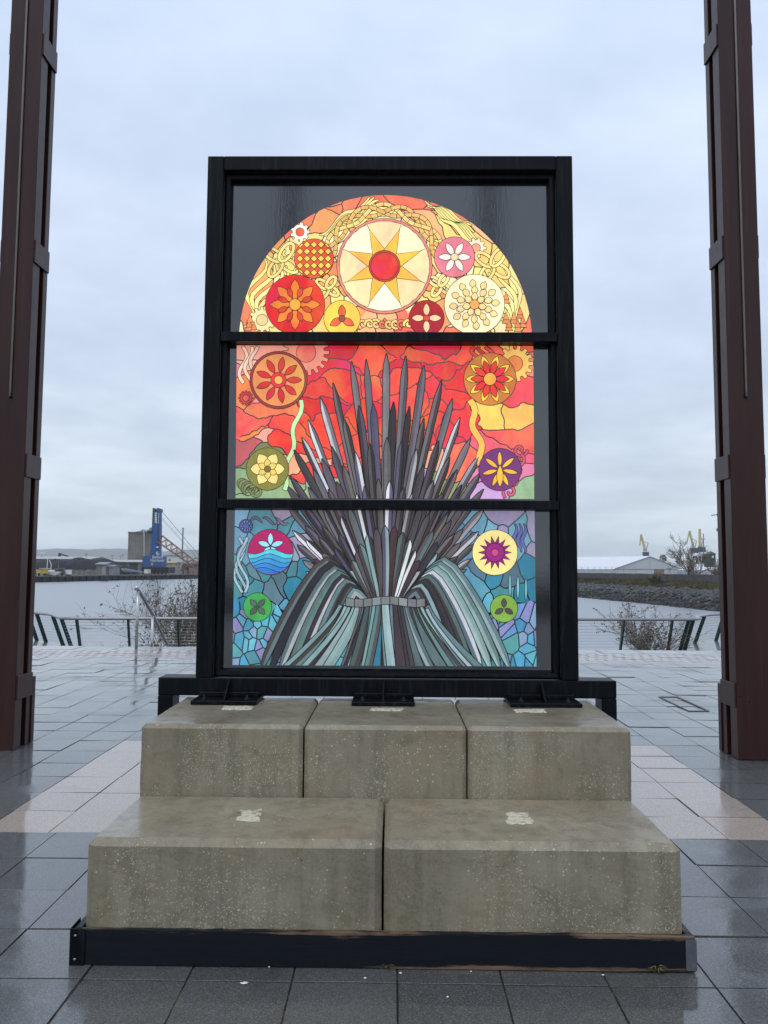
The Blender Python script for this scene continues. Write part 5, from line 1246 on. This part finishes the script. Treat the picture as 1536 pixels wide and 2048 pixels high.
e, c, m_ = vehicle('flatbed_truck', 'yellow cabbed flatbed truck left of the blue crane', 'truck', 250, 372, (.10, .09, .08), 6.5, (.5, .36, .1), -1); part('load', simple('blue_sheet', (.2, .26, .36), .5), e, lambda m: m.prism([(c.x-1, 372, .06), (c.x+9, 372, -.6), (c.x+9, 372, -.3), (c.x-.5, 372, 1.4)], (0, 2, 0)))
def boat(label, px, Y, mast, bent):
    c = at(px, 1147, Y); e = empty('laid_up_yacht', (c.x, Y, -1.55)); tag(e, label, 'boat', None)
    part('hull', simple('hull_grey', (.5, .5, .48), .5), e, lambda m: m.prism([(c.x-4, Y, -.1), (c.x-3.2, Y, -1.3), (c.x+2.8, Y, -1.3), (c.x+4.4, Y, .1)], (0, 2, 0))); part('keel', bk, e, lambda m: m.box(c.x-.7, c.x+.7, Y+.8, Y+1.2, -1.55, -1.301)); part('cabin', M['white'], e, lambda m: m.box(c.x-1.8, c.x+1.4, Y+.5, Y+1.5, -.05, .7))
    t = at(px+bent*.2, mast, Y); part('mast', M['white'], e, lambda m: m.tube([(c.x, Y+1, 0), (c.x+.1, Y+1, (t.z)*.6)]+([(c.x-bent, Y+1, t.z)] if bent else [(c.x+.15, Y+1, t.z)]), .14, 6)); part('boom_spar', M['white'], e, lambda m: m.bar((c.x, Y+1, 1.2), (c.x-3, Y+1, 1.25), .15))
boat('laid up yacht with a straight white mast on the left quay', 91, 306, 1117, 0)
boat('laid up boat with a bent pale mast on the left quay', 99, 300, 1120, .7)
for px, top, Y, lab in ((172.5, 1108.5, 400, 'lamp post standing above the long shed roof on the left'), (224.5, 1112, 395, 'lamp post standing right of the small grey shed'), (117.5, 1119, 318, 'thin lamp pole beside the dark tractor'), (246, 1110, 900, 'distant lamp post left of the silo'), (241, 1113, 900, 'fainter distant lamp post further left of the silo')):
    a = at(px, top, Y); e = empty('lamp_post', (a.x, Y, -1.55)); tag(e, lab, 'lamp post'); k = Y/400
    part('pole', gry, e, lambda m: m.tube([(a.x, Y, -1.5), (a.x, Y, a.z)], .14*k, 6, r2=.09*k)); part('lamp_head', gry, e, lambda m: m.box(a.x-.8*k, a.x+.8*k, Y-.3, Y+.3, a.z+.01, a.z+.3*k))
# tilted conveyor and small things on the skyline
e = empty('blue_conveyor', at(126, 1113, 455)); tag(e, 'dark blue loading conveyor sticking up over the long shed roof', 'conveyor')
part('arm', cdk, e, lambda m: m.bar(at(118, 1107, 455), at(137, 1113, 455), 1.0, .8)); part('head', cdk, e, lambda m: m.prism([at(116, 1113, 455), at(119, 1113, 455), at(119.5, 1106, 455), at(117, 1106, 455)], (0, 2, 0))); part('prop', cdk, e, lambda m: [m.bar((at(px, 1125, 456).x, 456, -1.5), at(px, 1111, 456), .5) for px in (117.5, 134)])
e = empty('white_floodlight_mast', at(84, 1113, 430)); tag(e, 'pale floodlight mast head beside the left column', 'floodlight')
part('mast', M['galv'], e, lambda m: m.bar((at(84, 1125, 430).x, 430, -1.5), at(84, 1107, 430), .25)); part('lamp_head', M['white'], e, lambda m: m.box(at(80, 1125, 430).x, at(88, 1125, 430).x, 429.5, 430.5, at(84, 1107, 430).z+.01, at(84, 1104.5, 430).z))

# ------------------------------------------------------------------ hills and haze
def ridge(m):
    n_ = 130; rows = []
    for j, (dy, k) in enumerate(((0, 0), (250, .45), (500, .8), (800, 1.0), (1600, .6), (2600, 0))):
        rows.append([(-5600+11200*i/n_, 7800+dy, -1.6+k*2.0*max(4, (104 if i < n_*.47 else 104-90*min(1, (i-n_*.47)/14))+16*noise.noise(Vector((i*.16, 3, 0)))+6*noise.noise(Vector((i*.7, j*.4, 0))))) for i in range(n_+1)])
    for a, b in zip(rows, rows[1:]): m.add(a+b, [(i, i+1, n_+2+i, n_+1+i) for i in range(n_)])
hills = struct('hills', simple('hill_fields', (.09, .10, .07), .95, var=.35, scale=.004), ridge)
hm = bpy.data.materials.new('haze'); hm.use_nodes = True; hN = hm.node_tree.nodes; hL = hm.node_tree.links
for n_ in list(hN): hN.remove(n_)
ho = nd(hN, 'ShaderNodeOutputMaterial'); pv = nd(hN, 'ShaderNodeVolumePrincipled'); pv.inputs['Color'].default_value = (.95, .97, 1, 1); pv.inputs['Density'].default_value = 0.9e-4; pv.inputs['Anisotropy'].default_value = .2
hL.new(pv.outputs[0], ho.inputs['Volume'])
try: hm.cycles.homogeneous_volume = True
except Exception: pass
hz = part('haze', hm, None, lambda m: m.box(-5900, 5900, -2500, 10900, -6.0, 260)); tag(hz, 'thin grey air over the river and the far shore', 'haze', kind='stuff')
